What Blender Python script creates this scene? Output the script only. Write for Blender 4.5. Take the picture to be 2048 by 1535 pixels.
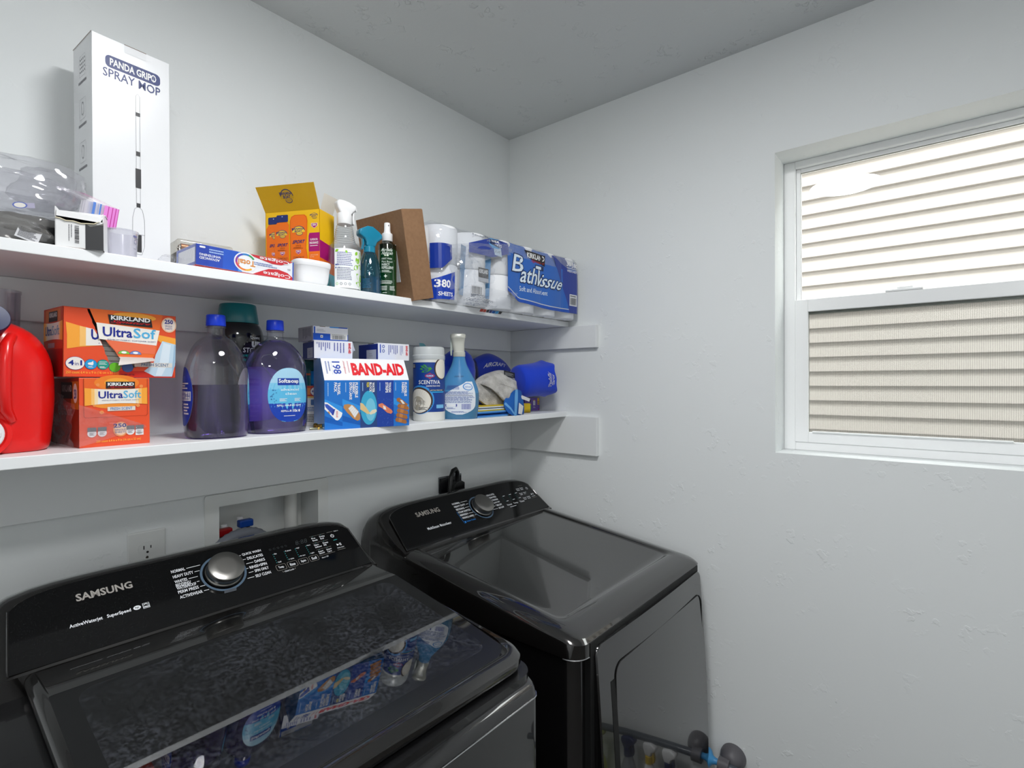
import bpy, bmesh, math, random
from mathutils import Vector, Matrix
from math import sin, cos, pi, radians, atan2, sqrt
random.seed(7)
S = bpy.context.scene
for o in list(bpy.data.objects): bpy.data.objects.remove(o)
COL = S.collection

# ------------------------------------------------------------------ camera
YAW, PITCH, ROLL = radians(39.6766), radians(-0.2805), radians(-0.2499)
CAM = Vector((-1.6266, -1.3575, 1.48))
ax = Vector((cos(YAW) * cos(PITCH), sin(YAW) * cos(PITCH), sin(PITCH)))
rt = Vector((sin(YAW), -cos(YAW), 0)); up = rt.cross(ax)
rt2 = rt * cos(ROLL) + up * sin(ROLL); up2 = -rt * sin(ROLL) + up * cos(ROLL)
cd = bpy.data.cameras.new('camera'); cam = bpy.data.objects.new('camera', cd); COL.objects.link(cam)
M = Matrix((rt2, up2, -ax)).transposed().to_4x4(); M.translation = CAM
cam.matrix_world = M
cd.sensor_width = 36; cd.lens = 1061.32 * 36 / 2048; cd.clip_start = 0.02
S.camera = cam

# ------------------------------------------------------------------ light
S.view_settings.view_transform = 'Standard'; S.view_settings.look = 'None'
S.view_settings.gamma = 1.0; S.view_settings.use_curve_mapping = False
S.view_settings.exposure = 0.56
W = bpy.data.worlds.new('sky'); S.world = W; W.use_nodes = True
bg = W.node_tree.nodes['Background']; bg.inputs[0].default_value = (0.97, 0.985, 1.0, 1); bg.inputs[1].default_value = 6.0
LAMP_STRENGTH = 44.0      # ceiling disc diffuser, used in its builder below

# ------------------------------------------------------------------ helpers
def lin(c):
    c = [x / 255.0 for x in c]
    return tuple((x / 12.92 if x <= .04045 else ((x + .055) / 1.055) ** 2.4) for x in c) + (1.0,)
MATS = {}
def pm(name, rgb, rough=.5, metal=0.0, spec=.5, coat=0.0, trans=0.0, ior=1.45, alpha=1.0, emit=0, sheen=0, noise=None, bump=None, coat_rough=.03, coat_ior=1.5):
    """procedural Principled material; noise=(scale, rgb2, amount[, detail]); bump=(scale, strength, distance)"""
    if name in MATS: return MATS[name]
    m = bpy.data.materials.new(name); m.use_nodes = True; nt = m.node_tree
    b = nt.nodes['Principled BSDF']; I = b.inputs
    c = lin(rgb); I['Base Color'].default_value = c; I['Roughness'].default_value = rough; I['Metallic'].default_value = metal
    I['Specular IOR Level'].default_value = spec; I['IOR'].default_value = ior
    I['Coat Weight'].default_value = coat; I['Coat Roughness'].default_value = coat_rough; I['Coat IOR'].default_value = coat_ior
    I['Transmission Weight'].default_value = trans; I['Alpha'].default_value = alpha
    if sheen: I['Sheen Weight'].default_value = sheen
    if emit: I['Emission Color'].default_value = c; I['Emission Strength'].default_value = emit
    tc = None
    if noise or bump: tc = nt.nodes.new('ShaderNodeTexCoord')
    if noise:
        n = nt.nodes.new('ShaderNodeTexNoise'); n.inputs['Scale'].default_value = noise[0]; n.inputs['Detail'].default_value = noise[3] if len(noise) > 3 else 4
        nt.links.new(tc.outputs['Object'], n.inputs['Vector'])
        r = nt.nodes.new('ShaderNodeMapRange'); r.inputs[1].default_value = .35; r.inputs[2].default_value = .65; r.inputs[4].default_value = noise[2]
        nt.links.new(n.outputs['Fac'], r.inputs[0])
        mx = nt.nodes.new('ShaderNodeMix'); mx.data_type = 'RGBA'; mx.inputs[6].default_value = c; mx.inputs[7].default_value = lin(noise[1])
        nt.links.new(r.outputs[0], mx.inputs[0]); nt.links.new(mx.outputs[2], I['Base Color'])
    if bump:
        n = nt.nodes.new('ShaderNodeTexNoise'); n.inputs['Scale'].default_value = bump[0]; n.inputs['Detail'].default_value = 3
        nt.links.new(tc.outputs['Object'], n.inputs['Vector'])
        bp = nt.nodes.new('ShaderNodeBump'); bp.inputs['Strength'].default_value = bump[1]; bp.inputs['Distance'].default_value = bump[2]
        nt.links.new(n.outputs['Fac'], bp.inputs['Height']); nt.links.new(bp.outputs[0], I['Normal'])
    MATS[name] = m
    return m
def film(name, rgb=(255, 255, 255), haze=.06, hazecol=(235, 235, 238), gloss=.06, ior=1.4, rough=.05, bump=None):
    """thin clear plastic or glass: sees straight through, haze scatters a little, fresnel reflects"""
    if name in MATS: return MATS[name]
    m = bpy.data.materials.new(name); m.use_nodes = True; nt = m.node_tree; nt.nodes.clear()
    N = nt.nodes.new; L = nt.links.new
    out = N('ShaderNodeOutputMaterial'); t = N('ShaderNodeBsdfTransparent'); t.inputs[0].default_value = lin(rgb)
    d = N('ShaderNodeBsdfDiffuse'); d.inputs[0].default_value = lin(hazecol)
    g = N('ShaderNodeBsdfGlossy'); g.inputs['Roughness'].default_value = rough
    # two-sided fresnel from the facing angle, so back faces of a thin wall behave like front faces
    f = N('ShaderNodeLayerWeight'); f.inputs[0].default_value = .5
    pw = N('ShaderNodeMath'); pw.operation = 'POWER'; pw.inputs[1].default_value = 3.5; L(f.outputs['Facing'], pw.inputs[0])
    ad = N('ShaderNodeMath'); ad.operation = 'MULTIPLY_ADD'; ad.inputs[1].default_value = .55; ad.inputs[2].default_value = gloss * .8; ad.use_clamp = True
    m1 = N('ShaderNodeMixShader'); m2 = N('ShaderNodeMixShader'); m1.inputs[0].default_value = haze
    L(t.outputs[0], m1.inputs[1]); L(d.outputs[0], m1.inputs[2]); L(pw.outputs[0], ad.inputs[0]); L(ad.outputs[0], m2.inputs[0])
    L(m1.outputs[0], m2.inputs[1]); L(g.outputs[0], m2.inputs[2]); L(m2.outputs[0], out.inputs[0])
    if bump:
        tc = N('ShaderNodeTexCoord'); n = N('ShaderNodeTexNoise'); n.inputs['Scale'].default_value = bump[0]; L(tc.outputs['Object'], n.inputs['Vector'])
        bp = N('ShaderNodeBump'); bp.inputs['Strength'].default_value = bump[1]; bp.inputs['Distance'].default_value = bump[2]
        L(n.outputs['Fac'], bp.inputs['Height']); L(bp.outputs[0], g.inputs['Normal']); L(bp.outputs[0], f.inputs['Normal']); L(bp.outputs[0], d.inputs['Normal'])
    MATS[name] = m
    return m

class MB:
    """collects geometry for ONE mesh object"""
    def __init__(s): s.v = []; s.f = []; s.m = []; s.mats = []
    def mi(s, m):
        if m is None: return 0
        if m not in s.mats: s.mats.append(m)
        return s.mats.index(m)
    def add(s, vs, fs, m=None):
        b = len(s.v); s.v += [tuple(v) for v in vs]; k = s.mi(m)
        for f in fs: s.f.append(tuple(i + b for i in f)); s.m.append(k)
        return s
    def box(s, x0, y0, z0, x1, y1, z1, m=None, T=None):
        vs = [Vector((x, y, z)) for z in (z0, z1) for y in (y0, y1) for x in (x0, x1)]
        if T: vs = [T @ v for v in vs]
        return s.add(vs, [(0, 2, 3, 1), (4, 5, 7, 6), (0, 1, 5, 4), (2, 6, 7, 3), (0, 4, 6, 2), (1, 3, 7, 5)], m)
    def loft(s, rings, m=None, cap0=True, cap1=True, closed=True):
        n = len(rings[0]); vs = [p for r in rings for p in r]; fs = []
        for i in range(len(rings) - 1):
            for j in range(n if closed else n - 1):
                k = (j + 1) % n
                fs.append((i * n + j, i * n + k, (i + 1) * n + k, (i + 1) * n + j))
        if cap0: fs.append(tuple(reversed(range(n))))
        if cap1: fs.append(tuple(range((len(rings) - 1) * n, len(rings) * n)))
        return s.add(vs, fs, m)
    def lathe(s, prof, n=24, c=(0, 0, 0), m=None, T=None, cap0=True, cap1=True):
        rings = []
        for r, z in prof:
            ring = [Vector((r * cos(2 * pi * i / n), r * sin(2 * pi * i / n), z)) for i in range(n)]
            ring = [(T @ p if T else p) + Vector(c) for p in ring]
            rings.append(ring)
        return s.loft(rings, m, cap0, cap1)
    def prism(s, poly, a0, a1, fn, m=None):
        """poly of 2D points, extruded from a0 to a1; fn(p, q, a) -> xyz"""
        n = len(poly)
        vs = [fn(p, q, a0) for p, q in poly] + [fn(p, q, a1) for p, q in poly]
        fs = [tuple(reversed(range(n))), tuple(range(n, 2 * n))] + [(i, (i + 1) % n, n + (i + 1) % n, n + i) for i in range(n)]
        return s.add(vs, fs, m)
    def tube(s, pts, r, n=10, m=None, cap=True):
        pts = [Vector(p) for p in pts]; rings = []; prev = None
        for i, p in enumerate(pts):
            t = (pts[min(i + 1, len(pts) - 1)] - pts[max(i - 1, 0)]).normalized()
            if prev is None:
                a = Vector((0, 0, 1)) if abs(t.z) < .9 else Vector((1, 0, 0)); u = t.cross(a).normalized()
            else:
                u = (prev - t * prev.dot(t)).normalized()
            prev = u; w = t.cross(u); rr = r[i] if isinstance(r, (list, tuple)) else r
            rings.append([p + u * (rr * cos(2 * pi * k / n)) + w * (rr * sin(2 * pi * k / n)) for k in range(n)])
        return s.loft(rings, m, cap, cap)
    def grid(s, fn, nu, nv, m=None):
        vs = [fn(i / nu, j / nv) for j in range(nv + 1) for i in range(nu + 1)]
        fs = [(j * (nu + 1) + i, j * (nu + 1) + i + 1, (j + 1) * (nu + 1) + i + 1, (j + 1) * (nu + 1) + i) for j in range(nv) for i in range(nu)]
        return s.add(vs, fs, m)
    def mesh(s, name, mat=None, smooth=40, bevel=0, seg=2, fix=True):
        me = bpy.data.meshes.new(name); me.from_pydata(s.v, [], s.f)
        mats = s.mats or ([mat] if mat else [])
        for m in mats: me.materials.append(m)
        for p, k in zip(me.polygons, s.m): p.material_index = k
        if fix or bevel:
            bm = bmesh.new(); bm.from_mesh(me)
            if fix: bmesh.ops.recalc_face_normals(bm, faces=bm.faces)
            if bevel:
                es = [e for e in bm.edges if len(e.link_faces) == 2 and e.calc_face_angle(0) > radians(30)]
                bmesh.ops.bevel(bm, geom=es, offset=bevel, segments=seg, profile=.5, affect='EDGES', clamp_overlap=True)
            bm.to_mesh(me); bm.free()
        if smooth:
            me.polygons.foreach_set('use_smooth', [True] * len(me.polygons)); me.set_sharp_from_angle(angle=radians(smooth))
        me.update(); return me
    def build(s, name, mat=None, parent=None, loc=(0, 0, 0), rz=0, **k):
        o = bpy.data.objects.new(name, s.mesh(name, mat, **k)); COL.objects.link(o)
        o.parent = parent; o.location = loc
        if rz: o.rotation_euler.z = rz
        return o
def tag(o, label, cat, group=None):
    o['label'] = label; o['category'] = cat
    if group: o['group'] = group
    return o
def struct(o): o['kind'] = 'structure'; return o
def thing(name, label, cat, loc=(0, 0, 0), rot=(0, 0, 0), group=None):
    o = bpy.data.objects.new(name, None); COL.objects.link(o); o.empty_display_size = .02
    o.location = loc
    if isinstance(rot, (int, float)): rot = (0, 0, rot)
    yaw, tx, ty = rot[2], rot[0], rot[1]
    o.rotation_euler = (Matrix.Rotation(yaw, 3, 'Z') @ Matrix.Rotation(tx, 3, 'X') @ Matrix.Rotation(ty, 3, 'Y')).to_euler()
    return tag(o, label, cat, group)
def rrect(x0, y0, x1, y1, r, n=6):
    """rounded rectangle, counter-clockwise; r may be 4 radii (BL, BR, TR, TL)"""
    rs = r if isinstance(r, (list, tuple)) else (r,) * 4; P = []
    for (cx, cy, a0), q in zip(((x0, y0, pi), (x1, y0, 1.5 * pi), (x1, y1, 0), (x0, y1, .5 * pi)), rs):
        ox = cx + (q if cx == x0 else -q); oy = cy + (q if cy == y0 else -q)
        for k in range(n + 1):
            a = a0 + .5 * pi * k / n; P.append((ox + q * cos(a), oy + q * sin(a)))
    return P

# ---- flat print: 2D artwork laid on a surface -------------------------------------------------
_TX = {}
def text_geo(s, bold):
    k = (s, bold)
    if k in _TX: return _TX[k]
    cu = bpy.data.curves.new('t', 'FONT'); cu.body = s; cu.size = 1; cu.offset = bold; cu.resolution_u = 2; cu.fill_mode = 'FRONT'
    ob = bpy.data.objects.new('t', cu); me = bpy.data.meshes.new_from_object(ob)
    vs = [(v.co.x, v.co.y) for v in me.vertices]; fs = [tuple(p.vertices) for p in me.polygons]
    bpy.data.objects.remove(ob); bpy.data.curves.remove(cu); bpy.data.meshes.remove(me)
    if vs:
        x0 = min(v[0] for v in vs); x1 = max(v[0] for v in vs); y0 = min(v[1] for v in vs); y1 = max(v[1] for v in vs)
        vs = [((x - x0) / max(1e-6, x1 - x0), (y - y0) / max(1e-6, y1 - y0)) for x, y in vs]
    _TX[k] = (vs, fs); return _TX[k]
class Art:
    """2D artwork in units of (w, h); u right, v up"""
    def __init__(s, w=1.0, h=1.0): s.w = w; s.h = h; s.p = []
    def add(s, vs, fs, m, l=0): s.p.append(([(x * s.w, y * s.h) for x, y in vs], fs, m, l)); return s
    def poly(s, pts, m, l=0): return s.add(pts, [tuple(range(len(pts)))], m, l)
    def rect(s, x0, y0, x1, y1, m, l=0, nu=1, nv=1):
        vs = [(x0 + (x1 - x0) * i / nu, y0 + (y1 - y0) * j / nv) for j in range(nv + 1) for i in range(nu + 1)]
        return s.add(vs, [(j * (nu + 1) + i, j * (nu + 1) + i + 1, (j + 1) * (nu + 1) + i + 1, (j + 1) * (nu + 1) + i) for j in range(nv) for i in range(nu)], m, l)
    def rr(s, x0, y0, x1, y1, r, m, l=0):
        k = s.h / s.w
        return s.poly([(x, y / k) for x, y in rrect(x0, y0 * k, x1, y1 * k, min(r, (y1 - y0) * k / 2, (x1 - x0) / 2), 4)], m, l)
    def quad(s, a, b, c, e, m, l=0, nu=4, nv=3):
        vs = []
        for j in range(nv + 1):
            for i in range(nu + 1):
                u = i / nu; v = j / nv; vs.append(tuple((a[k] * (1 - u) + b[k] * u) * (1 - v) + (e[k] * (1 - u) + c[k] * u) * v for k in (0, 1)))
        return s.add(vs, [(j * (nu + 1) + i, j * (nu + 1) + i + 1, (j + 1) * (nu + 1) + i + 1, (j + 1) * (nu + 1) + i) for j in range(nv) for i in range(nu)], m, l)
    def ell(s, cx, cy, rx, ry, m, l=0, n=28, rings=1, rot=0, a0=0, a1=2 * pi, inner=0):
        vs = []; fs = []; full = abs(a1 - a0 - 2 * pi) < 1e-6; nn = n if full else n + 1
        for q in range(rings + 1):
            k = inner + (1 - inner) * q / rings
            for i in range(nn):
                a = a0 + (a1 - a0) * i / n; x = k * cos(a) * rx; y = k * sin(a) * ry
                vs.append((cx + x * cos(rot) - y * sin(rot), cy + x * sin(rot) + y * cos(rot)))
        for q in range(rings):
            for i in range(n):
                j = (i + 1) % nn
                if q == 0 and inner == 0: fs.append(((q + 1) * nn + i, (q + 1) * nn + j, i))
                else: fs.append((q * nn + i, (q + 1) * nn + i, (q + 1) * nn + j, q * nn + j))
        return s.add(vs, fs, m, l)
    def ring(s, cx, cy, rx, ry, t, m, l=0, **k): return s.ell(cx, cy, rx, ry, m, l, inner=1 - t, **k)
    def line(s, pts, wd, m, l=0):
        """stroke; wd in real metres"""
        P = [Vector((x * s.w, y * s.h)) for x, y in pts]
        for a, b in zip(P, P[1:]):
            d = b - a
            if d.length < 1e-9: continue
            d.normalize(); n = Vector((-d.y, d.x)) * wd * .5; e = d * wd * .3
            s.p.append(([tuple(a - n - e), tuple(b - n + e), tuple(b + n + e), tuple(a + n - e)], [(0, 1, 2, 3)], m, l))
        return s
    def text(s, t, x0, y0, x1, y1, m, l=2, rot=0, bold=.0, slant=0, arc=0):
        """text stretched into the rectangle; rot in quarter turns counter-clockwise"""
        vs, fs = text_geo(t, bold); out = []
        for a, b in vs:
            a += slant * (b - .5)
            if arc: b += arc * (1 - (2 * a - 1) ** 2)
            if rot == 1: a, b = 1 - b, a
            elif rot == 2: a, b = 1 - a, 1 - b
            elif rot == 3: a, b = b, 1 - a
            out.append((x0 + (x1 - x0) * a, y0 + (y1 - y0) * b))
        return s.add(out, fs, m, l)
    def lines(s, x0, y0, x1, y1, rows, m, l=2, fill=.5, vert=False, seed=1, ragged=.3):
        """unreadably small print: rows of short dashes"""
        R = random.Random(seed)
        for i in range(rows):
            if vert:
                c0 = x0 + (x1 - x0) * (i + .5 - fill / 2) / rows; c1 = x0 + (x1 - x0) * (i + .5 + fill / 2) / rows; a = y1; e = y0 + (y1 - y0) * ragged * R.random()
            else:
                c0 = y0 + (y1 - y0) * (i + .5 - fill / 2) / rows; c1 = y0 + (y1 - y0) * (i + .5 + fill / 2) / rows; a = x0; e = x1 - (x1 - x0) * ragged * R.random()
            st = (e - a)
            while abs(e - a) > abs(st) * .04:
                w = st * (.05 + .09 * R.random()); b = a + w
                if abs(b - a) > abs(e - a): b = e
                if vert: s.rect(c0, b, c1, a, m, l)
                else: s.rect(a, c0, b, c1, m, l)
                a = b + st * .015
        return s
    def barcode(s, x0, y0, x1, y1, m, l=2, vert=False, seed=3):
        R = random.Random(seed); a = 0
        while a < .97:
            w = .012 + .03 * R.random(); b = min(1, a + w)
            if vert: s.rect(x0, y0 + (y1 - y0) * a, x1, y0 + (y1 - y0) * b, m, l)
            else: s.rect(x0 + (x1 - x0) * a, y0, x0 + (x1 - x0) * b, y1, m, l)
            a = b + .012 + .03 * R.random()
        return s
    def build(s, name, parent, fn, lift=.0004, step=.00015):
        """fn(u, v, d) -> xyz with d the height above the surface"""
        mb = MB()
        for vs, fs, m, l in s.p: mb.add([fn(u, v, lift + step * l) for u, v in vs], fs, m)
        return mb.build(name, None, parent, smooth=0, fix=False)
def flat(o, U, V):
    o = Vector(o); U = Vector(U).normalized(); V = Vector(V).normalized(); N = U.cross(V)
    return lambda u, v, d: o + U * u + V * v + N * d

class Loft:
    """superellipse sections stacked along z: (z, rx, ry, n[, cx, cy])"""
    def __init__(s, secs): s.s = [tuple(q) + (0, 0)[:6 - len(q)] if len(q) < 6 else tuple(q) for q in secs]
    def at(s, z):
        q = s.s
        if z <= q[0][0]: return q[0]
        for a, b in zip(q, q[1:]):
            if z <= b[0]:
                t = (z - a[0]) / max(1e-9, b[0] - a[0]); return tuple(x + (y - x) * t for x, y in zip(a, b))
        return q[-1]
    @staticmethod
    def sp(c, n): return math.copysign(abs(c) ** (2.0 / n), c)
    def pt(s, th, z, off=0):
        _, rx, ry, n, cx, cy = s.at(z)
        return Vector((cx + (rx + off) * s.sp(cos(th), n), cy + (ry + off) * s.sp(sin(th), n), z))
    def rings(s, n=32, off=0, z0=None, z1=None):
        zs = [q[0] for q in s.s]
        if z0 is not None: zs = [z0] + [z for z in zs if z > z0 + 1e-5]
        if z1 is not None: zs = [z for z in zs if z < z1 - 1e-5] + [z1]
        return [[s.pt(2 * pi * i / n, z, off) for i in range(n)] for z in zs]
    def wrap(s, th0, z0, rad):
        """artwork mapping: u metres round the side from angle th0, v metres up from z0"""
        return lambda u, v, d: s.pt(th0 + u / rad, z0 + v, d)
def smoothsecs(secs, k=4):
    """Catmull-Rom refine a section list"""
    q = [tuple(a) + (0, 0)[:6 - len(a)] if len(a) < 6 else tuple(a) for a in secs]; out = []
    for i in range(len(q) - 1):
        a, b, c, d = q[max(0, i - 1)], q[i], q[i + 1], q[min(len(q) - 1, i + 2)]
        for j in range(k):
            t = j / k
            out.append(tuple(.5 * (2 * y + (z - x) * t + (2 * x - 5 * y + 4 * z - w) * t * t + (3 * y - x - 3 * z + w) * t ** 3) for x, y, z, w in zip(a, b, c, d)))
    out.append(q[-1])
    z = out[0][0]; fixed = []
    for o in out:
        z = max(z, o[0]); fixed.append((z,) + tuple(max(.0005, x) for x in o[1:3]) + o[3:])
    return fixed
# ================================================================== colours
WALL = pm('wall_paint', (234, 237, 237), .75, spec=.3)
def knock(m, sc, st, dist):
    nt = m.node_tree; N = nt.nodes.new; L = nt.links.new; b = nt.nodes['Principled BSDF']
    tc = N('ShaderNodeTexCoord')
    n1 = N('ShaderNodeTexNoise'); n1.inputs['Scale'].default_value = sc; n1.inputs['Detail'].default_value = 3
    n2 = N('ShaderNodeTexNoise'); n2.inputs['Scale'].default_value = sc * .22; n2.inputs['Detail'].default_value = 2
    n3 = N('ShaderNodeTexNoise'); n3.inputs['Scale'].default_value = sc * 3; n3.inputs['Detail'].default_value = 2
    for n in (n1, n2, n3): L(tc.outputs['Object'], n.inputs['Vector'])
    r1 = N('ShaderNodeMapRange'); r1.inputs[1].default_value = .56; r1.inputs[2].default_value = .62; L(n1.outputs['Fac'], r1.inputs[0])
    r2 = N('ShaderNodeMapRange'); r2.inputs[1].default_value = .52; r2.inputs[2].default_value = .66; L(n2.outputs['Fac'], r2.inputs[0])
    mu = N('ShaderNodeMath'); mu.operation = 'MULTIPLY'; L(r1.outputs[0], mu.inputs[0]); L(r2.outputs[0], mu.inputs[1])
    ma = N('ShaderNodeMath'); ma.operation = 'MULTIPLY_ADD'; ma.inputs[1].default_value = .12; L(n3.outputs['Fac'], ma.inputs[0]); L(mu.outputs[0], ma.inputs[2])
    bp = N('ShaderNodeBump'); bp.inputs['Strength'].default_value = st; bp.inputs['Distance'].default_value = dist
    L(ma.outputs[0], bp.inputs['Height']); L(bp.outputs[0], b.inputs['Normal'])
knock(WALL, 38, .45, .0017)
CEIL = pm('ceiling_paint', (216, 219, 219), .8, spec=.25); knock(CEIL, 45, .7, .0035)
TRIM = pm('trim_paint', (234, 236, 236), .45, bump=(60, .05, .001))
SHELFM = pm('shelf_paint', (240, 242, 243), .38, bump=(25, .06, .001))
VINYL = pm('window_vinyl', (249, 250, 250), .35)
BLACK = pm('black_print', (22, 22, 24), .5)
WHITE = pm('white_print', (245, 245, 245), .45)
# ================================================================== room shell
XL, YF, H = -2.75, -2.65, 2.44
WY0, WY1, WZ0, WZ1, WT = -1.56, -0.973, 1.276, 2.1196, .145     # window opening and wall thickness
mb = MB().box(XL - .12, YF - .12, -.1, WT, .12, 0)
FLOOR = pm('floor_vinyl', (118, 112, 104), .35)
nt = FLOOR.node_tree; tc = nt.nodes.new('ShaderNodeTexCoord'); br = nt.nodes.new('ShaderNodeTexBrick'); br.inputs['Scale'].default_value = 13
br.inputs['Color1'].default_value = lin((66, 63, 61)); br.inputs['Color2'].default_value = lin((44, 42, 41)); br.inputs['Mortar'].default_value = lin((128, 124, 118)); br.inputs['Mortar Size'].default_value = .03
nt.links.new(tc.outputs['Object'], br.inputs['Vector']); nt.links.new(br.outputs[0], nt.nodes['Principled BSDF'].inputs['Base Color'])
struct(mb.build('floor', FLOOR, smooth=0))
struct(MB().box(XL - .12, YF - .12, H, WT, .12, H + .1).build('ceiling', CEIL, smooth=0))
# back wall with the hole of the supply box
BX0, BX1, BZ0, BZ1 = -1.1, -.837, .997, 1.185
mb = MB()
for a in ((XL - .12, 0, 0, BX0, .12, H), (BX1, 0, 0, WT, .12, H), (BX0, 0, 0, BX1, .12, BZ0), (BX0, 0, BZ1, BX1, .12, H), (BX0, .1, BZ0, BX1, .12, BZ1)): mb.box(*a)
struct(mb.build('wall_back', WALL, smooth=0))
mb = MB()
for a in ((0, WY1, 0, WT, 0, H), (0, YF, 0, WT, WY0, H), (0, WY0, 0, WT, WY1, WZ0), (0, WY0, WZ1, WT, WY1, H)): mb.box(*a)
struct(mb.build('wall_right', WALL, smooth=0))
struct(MB().box(XL - .12, YF, 0, XL, 0, H).build('wall_left', WALL, smooth=0))
mb = MB()
DX0, DX1, DZ = -2.35, -1.5, 2.04
for a in ((XL, YF - .12, 0, DX0, YF, H), (DX1, YF - .12, 0, 0, YF, H), (DX0, YF - .12, DZ, DX1, YF, H)): mb.box(*a)
struct(mb.build('wall_front', WALL, smooth=0))
# closed white panel door in the wall behind the camera
d = struct(MB().box(DX0 + .01, YF - .06, .01, DX1 - .01, YF - .02, DZ - .01).build('door_1', TRIM, smooth=0, bevel=.003))
for zz in ((.2, .9), (1.05, 1.85)):
    for xx in ((DX0 + .12, -1.96), (-1.89, DX1 - .12)):
        MB().box(xx[0], YF - .02, zz[0], xx[1], YF - .012, zz[1]).build('door_panel', TRIM, d, smooth=0, bevel=.006)
MB().lathe([(.012, 0), (.012, .03), (.028, .035), (.03, .055), (.015, .065)], 20, T=Matrix.Rotation(-pi / 2, 3, 'X')).build('door_knob', pm('nickel', (170, 165, 155), .3, 1), d, loc=(DX1 - .08, YF - .02, 1.0))
struct(MB().box(DX0 - .07, YF, 0, DX0, YF + .018, DZ + .07).build('trim_5', TRIM, smooth=0, bevel=.002))
struct(MB().box(DX1, YF, 0, DX1 + .07, YF + .018, DZ + .07).build('trim_6', TRIM, smooth=0, bevel=.002))
struct(MB().box(DX0, YF, DZ, DX1, YF + .018, DZ + .07).build('trim_7', TRIM, smooth=0, bevel=.002))
struct(MB().box(-.014, YF, 0, 0, 0, .085).build('baseboard_right', TRIM, smooth=0, bevel=.002))
struct(MB().box(XL, -.014, 0, -.014, 0, .085).build('baseboard_back', TRIM, smooth=0, bevel=.002))
# shelf support boards on the walls
TB = .018
struct(MB().box(XL, -TB, 1.2172, 0, 0, 1.3515).build('trim_1', TRIM, smooth=0, bevel=.0015))
struct(MB().box(XL, -TB, 1.5976, 0, 0, 1.6772).build('trim_2', TRIM, smooth=0, bevel=.0015))
struct(MB().box(-TB, -.404, 1.2172, 0, -TB, 1.3539).build('trim_3', TRIM, smooth=0, bevel=.0015))
struct(MB().box(-TB, -.404, 1.5976, 0, -TB, 1.6772).build('trim_4', TRIM, smooth=0, bevel=.0015))
ZL, ZU = 1.370, 1.6965
o = MB().box(XL, -.2765, ZL - .0185, -.001, -.0005, ZL).build('wall_shelf', SHELFM, smooth=0, bevel=.0012)
tag(o, 'long white painted lower shelf above the washer and dryer', 'shelf', 'wall shelves')
o = MB().box(XL, -.2785, ZU - .019, -.001, -.0005, ZU).build('wall_shelf', SHELFM, smooth=0, bevel=.0012)
tag(o, 'long white painted upper shelf with the mop box and tissue pack', 'shelf', 'wall shelves')

# ------------------------------------------------------------------ window
wn = bpy.data.objects.new('window_1', None); COL.objects.link(wn); struct(wn)
FX0, FX1 = .10, .142       # frame depth inside the opening
def frame(name, y0, y1, z0, z1, wl, wr, wb, wt, x0, x1, par, m=VINYL, bevel=.002):
    b = MB(); b.box(x0, y1 - wl, z0, x1, y1, z1); b.box(x0, y0, z0, x1, y0 + wr, z1)
    b.box(x0, y0 + wr, z0, x1, y1 - wl, z0 + wb); b.box(x0, y0 + wr, z1 - wt, x1, y1 - wl, z1)
    return b.build(name, m, par, smooth=0, bevel=bevel)
frame('window_frame', WY0, WY1, WZ0, WZ1, .030, .030, .024, .020, FX0 + .004, FX1, wn)
su = frame('upper_sash', WY0 + .03, WY1 - .03, 1.690, WZ1 - .02, .012, .012, .02, .012, .118, .136, wn)
sl = frame('lower_sash', WY0 + .03, WY1 - .03, WZ0 + .024, 1.7135, .034, .034, .030, .036, FX0, .117, wn)
GLASS = film('window_glass', (252, 254, 252), .012, (240, 245, 240), .06, 1.45, 0.0)
MB().box(.126, WY0 + .04, 1.70, .129, WY1 - .04, 2.09).build('pane', GLASS, su, smooth=0)
MB().box(.108, WY0 + .062, WZ0 + .05, .111, WY1 - .062, 1.682).build('pane', GLASS, sl, smooth=0)
b = MB(); b.box(.098, -1.30, 1.7135, .116, -1.22, 1.719); b.box(.102, -1.28, 1.719, .114, -1.245, 1.725)
b.build('sash_lock', VINYL, sl, smooth=0, bevel=.0015)
b = MB(); b.box(.094, WY0 + .09, WZ0 + .0535, .102, WY1 - .075, WZ0 + .0575); b.build('lift_rail', VINYL, sl, smooth=0, bevel=.001)
GASK = pm('glazing_gasket', (92, 96, 88), .6)
frame('gasket', WY0 + .04, WY1 - .04, 1.705, 2.093, .002, .002, .001, .006, .121, .126, su, GASK, 0)
frame('gasket', WY0 + .062, WY1 - .062, WZ0 + .052, 1.680, .0025, .0025, .002, .010, .1105, .117, sl, GASK, 0)
# insect screen over the lower sash
SCR = bpy.data.materials.new('insect_screen'); SCR.use_nodes = True; nt = SCR.node_tree; nt.nodes.clear(); N = nt.nodes.new; L = nt.links.new
out = N('ShaderNodeOutputMaterial'); t = N('ShaderNodeBsdfTransparent'); dd = N('ShaderNodeBsdfDiffuse'); dd.inputs[0].default_value = lin((70, 70, 68))
wv = N('ShaderNodeTexWave'); wv.bands_direction = 'Y'; wv.inputs['Scale'].default_value = 75; wv.inputs['Distortion'].default_value = .3
tc = N('ShaderNodeTexCoord'); L(tc.outputs['Object'], wv.inputs['Vector'])
mr = N('ShaderNodeMapRange'); mr.inputs[3].default_value = .22; mr.inputs[4].default_value = .34; L(wv.outputs['Fac'], mr.inputs[0])
mx = N('ShaderNodeMixShader'); L(mr.outputs[0], mx.inputs[0]); L(t.outputs[0], mx.inputs[1]); L(dd.outputs[0], mx.inputs[2]); L(mx.outputs[0], out.inputs[0])
MB().box(.1385, WY0 + .03, WZ0 + .02, .1393, WY1 - .03, 1.70).build('insect_screen', SCR, wn, smooth=0)
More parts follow.
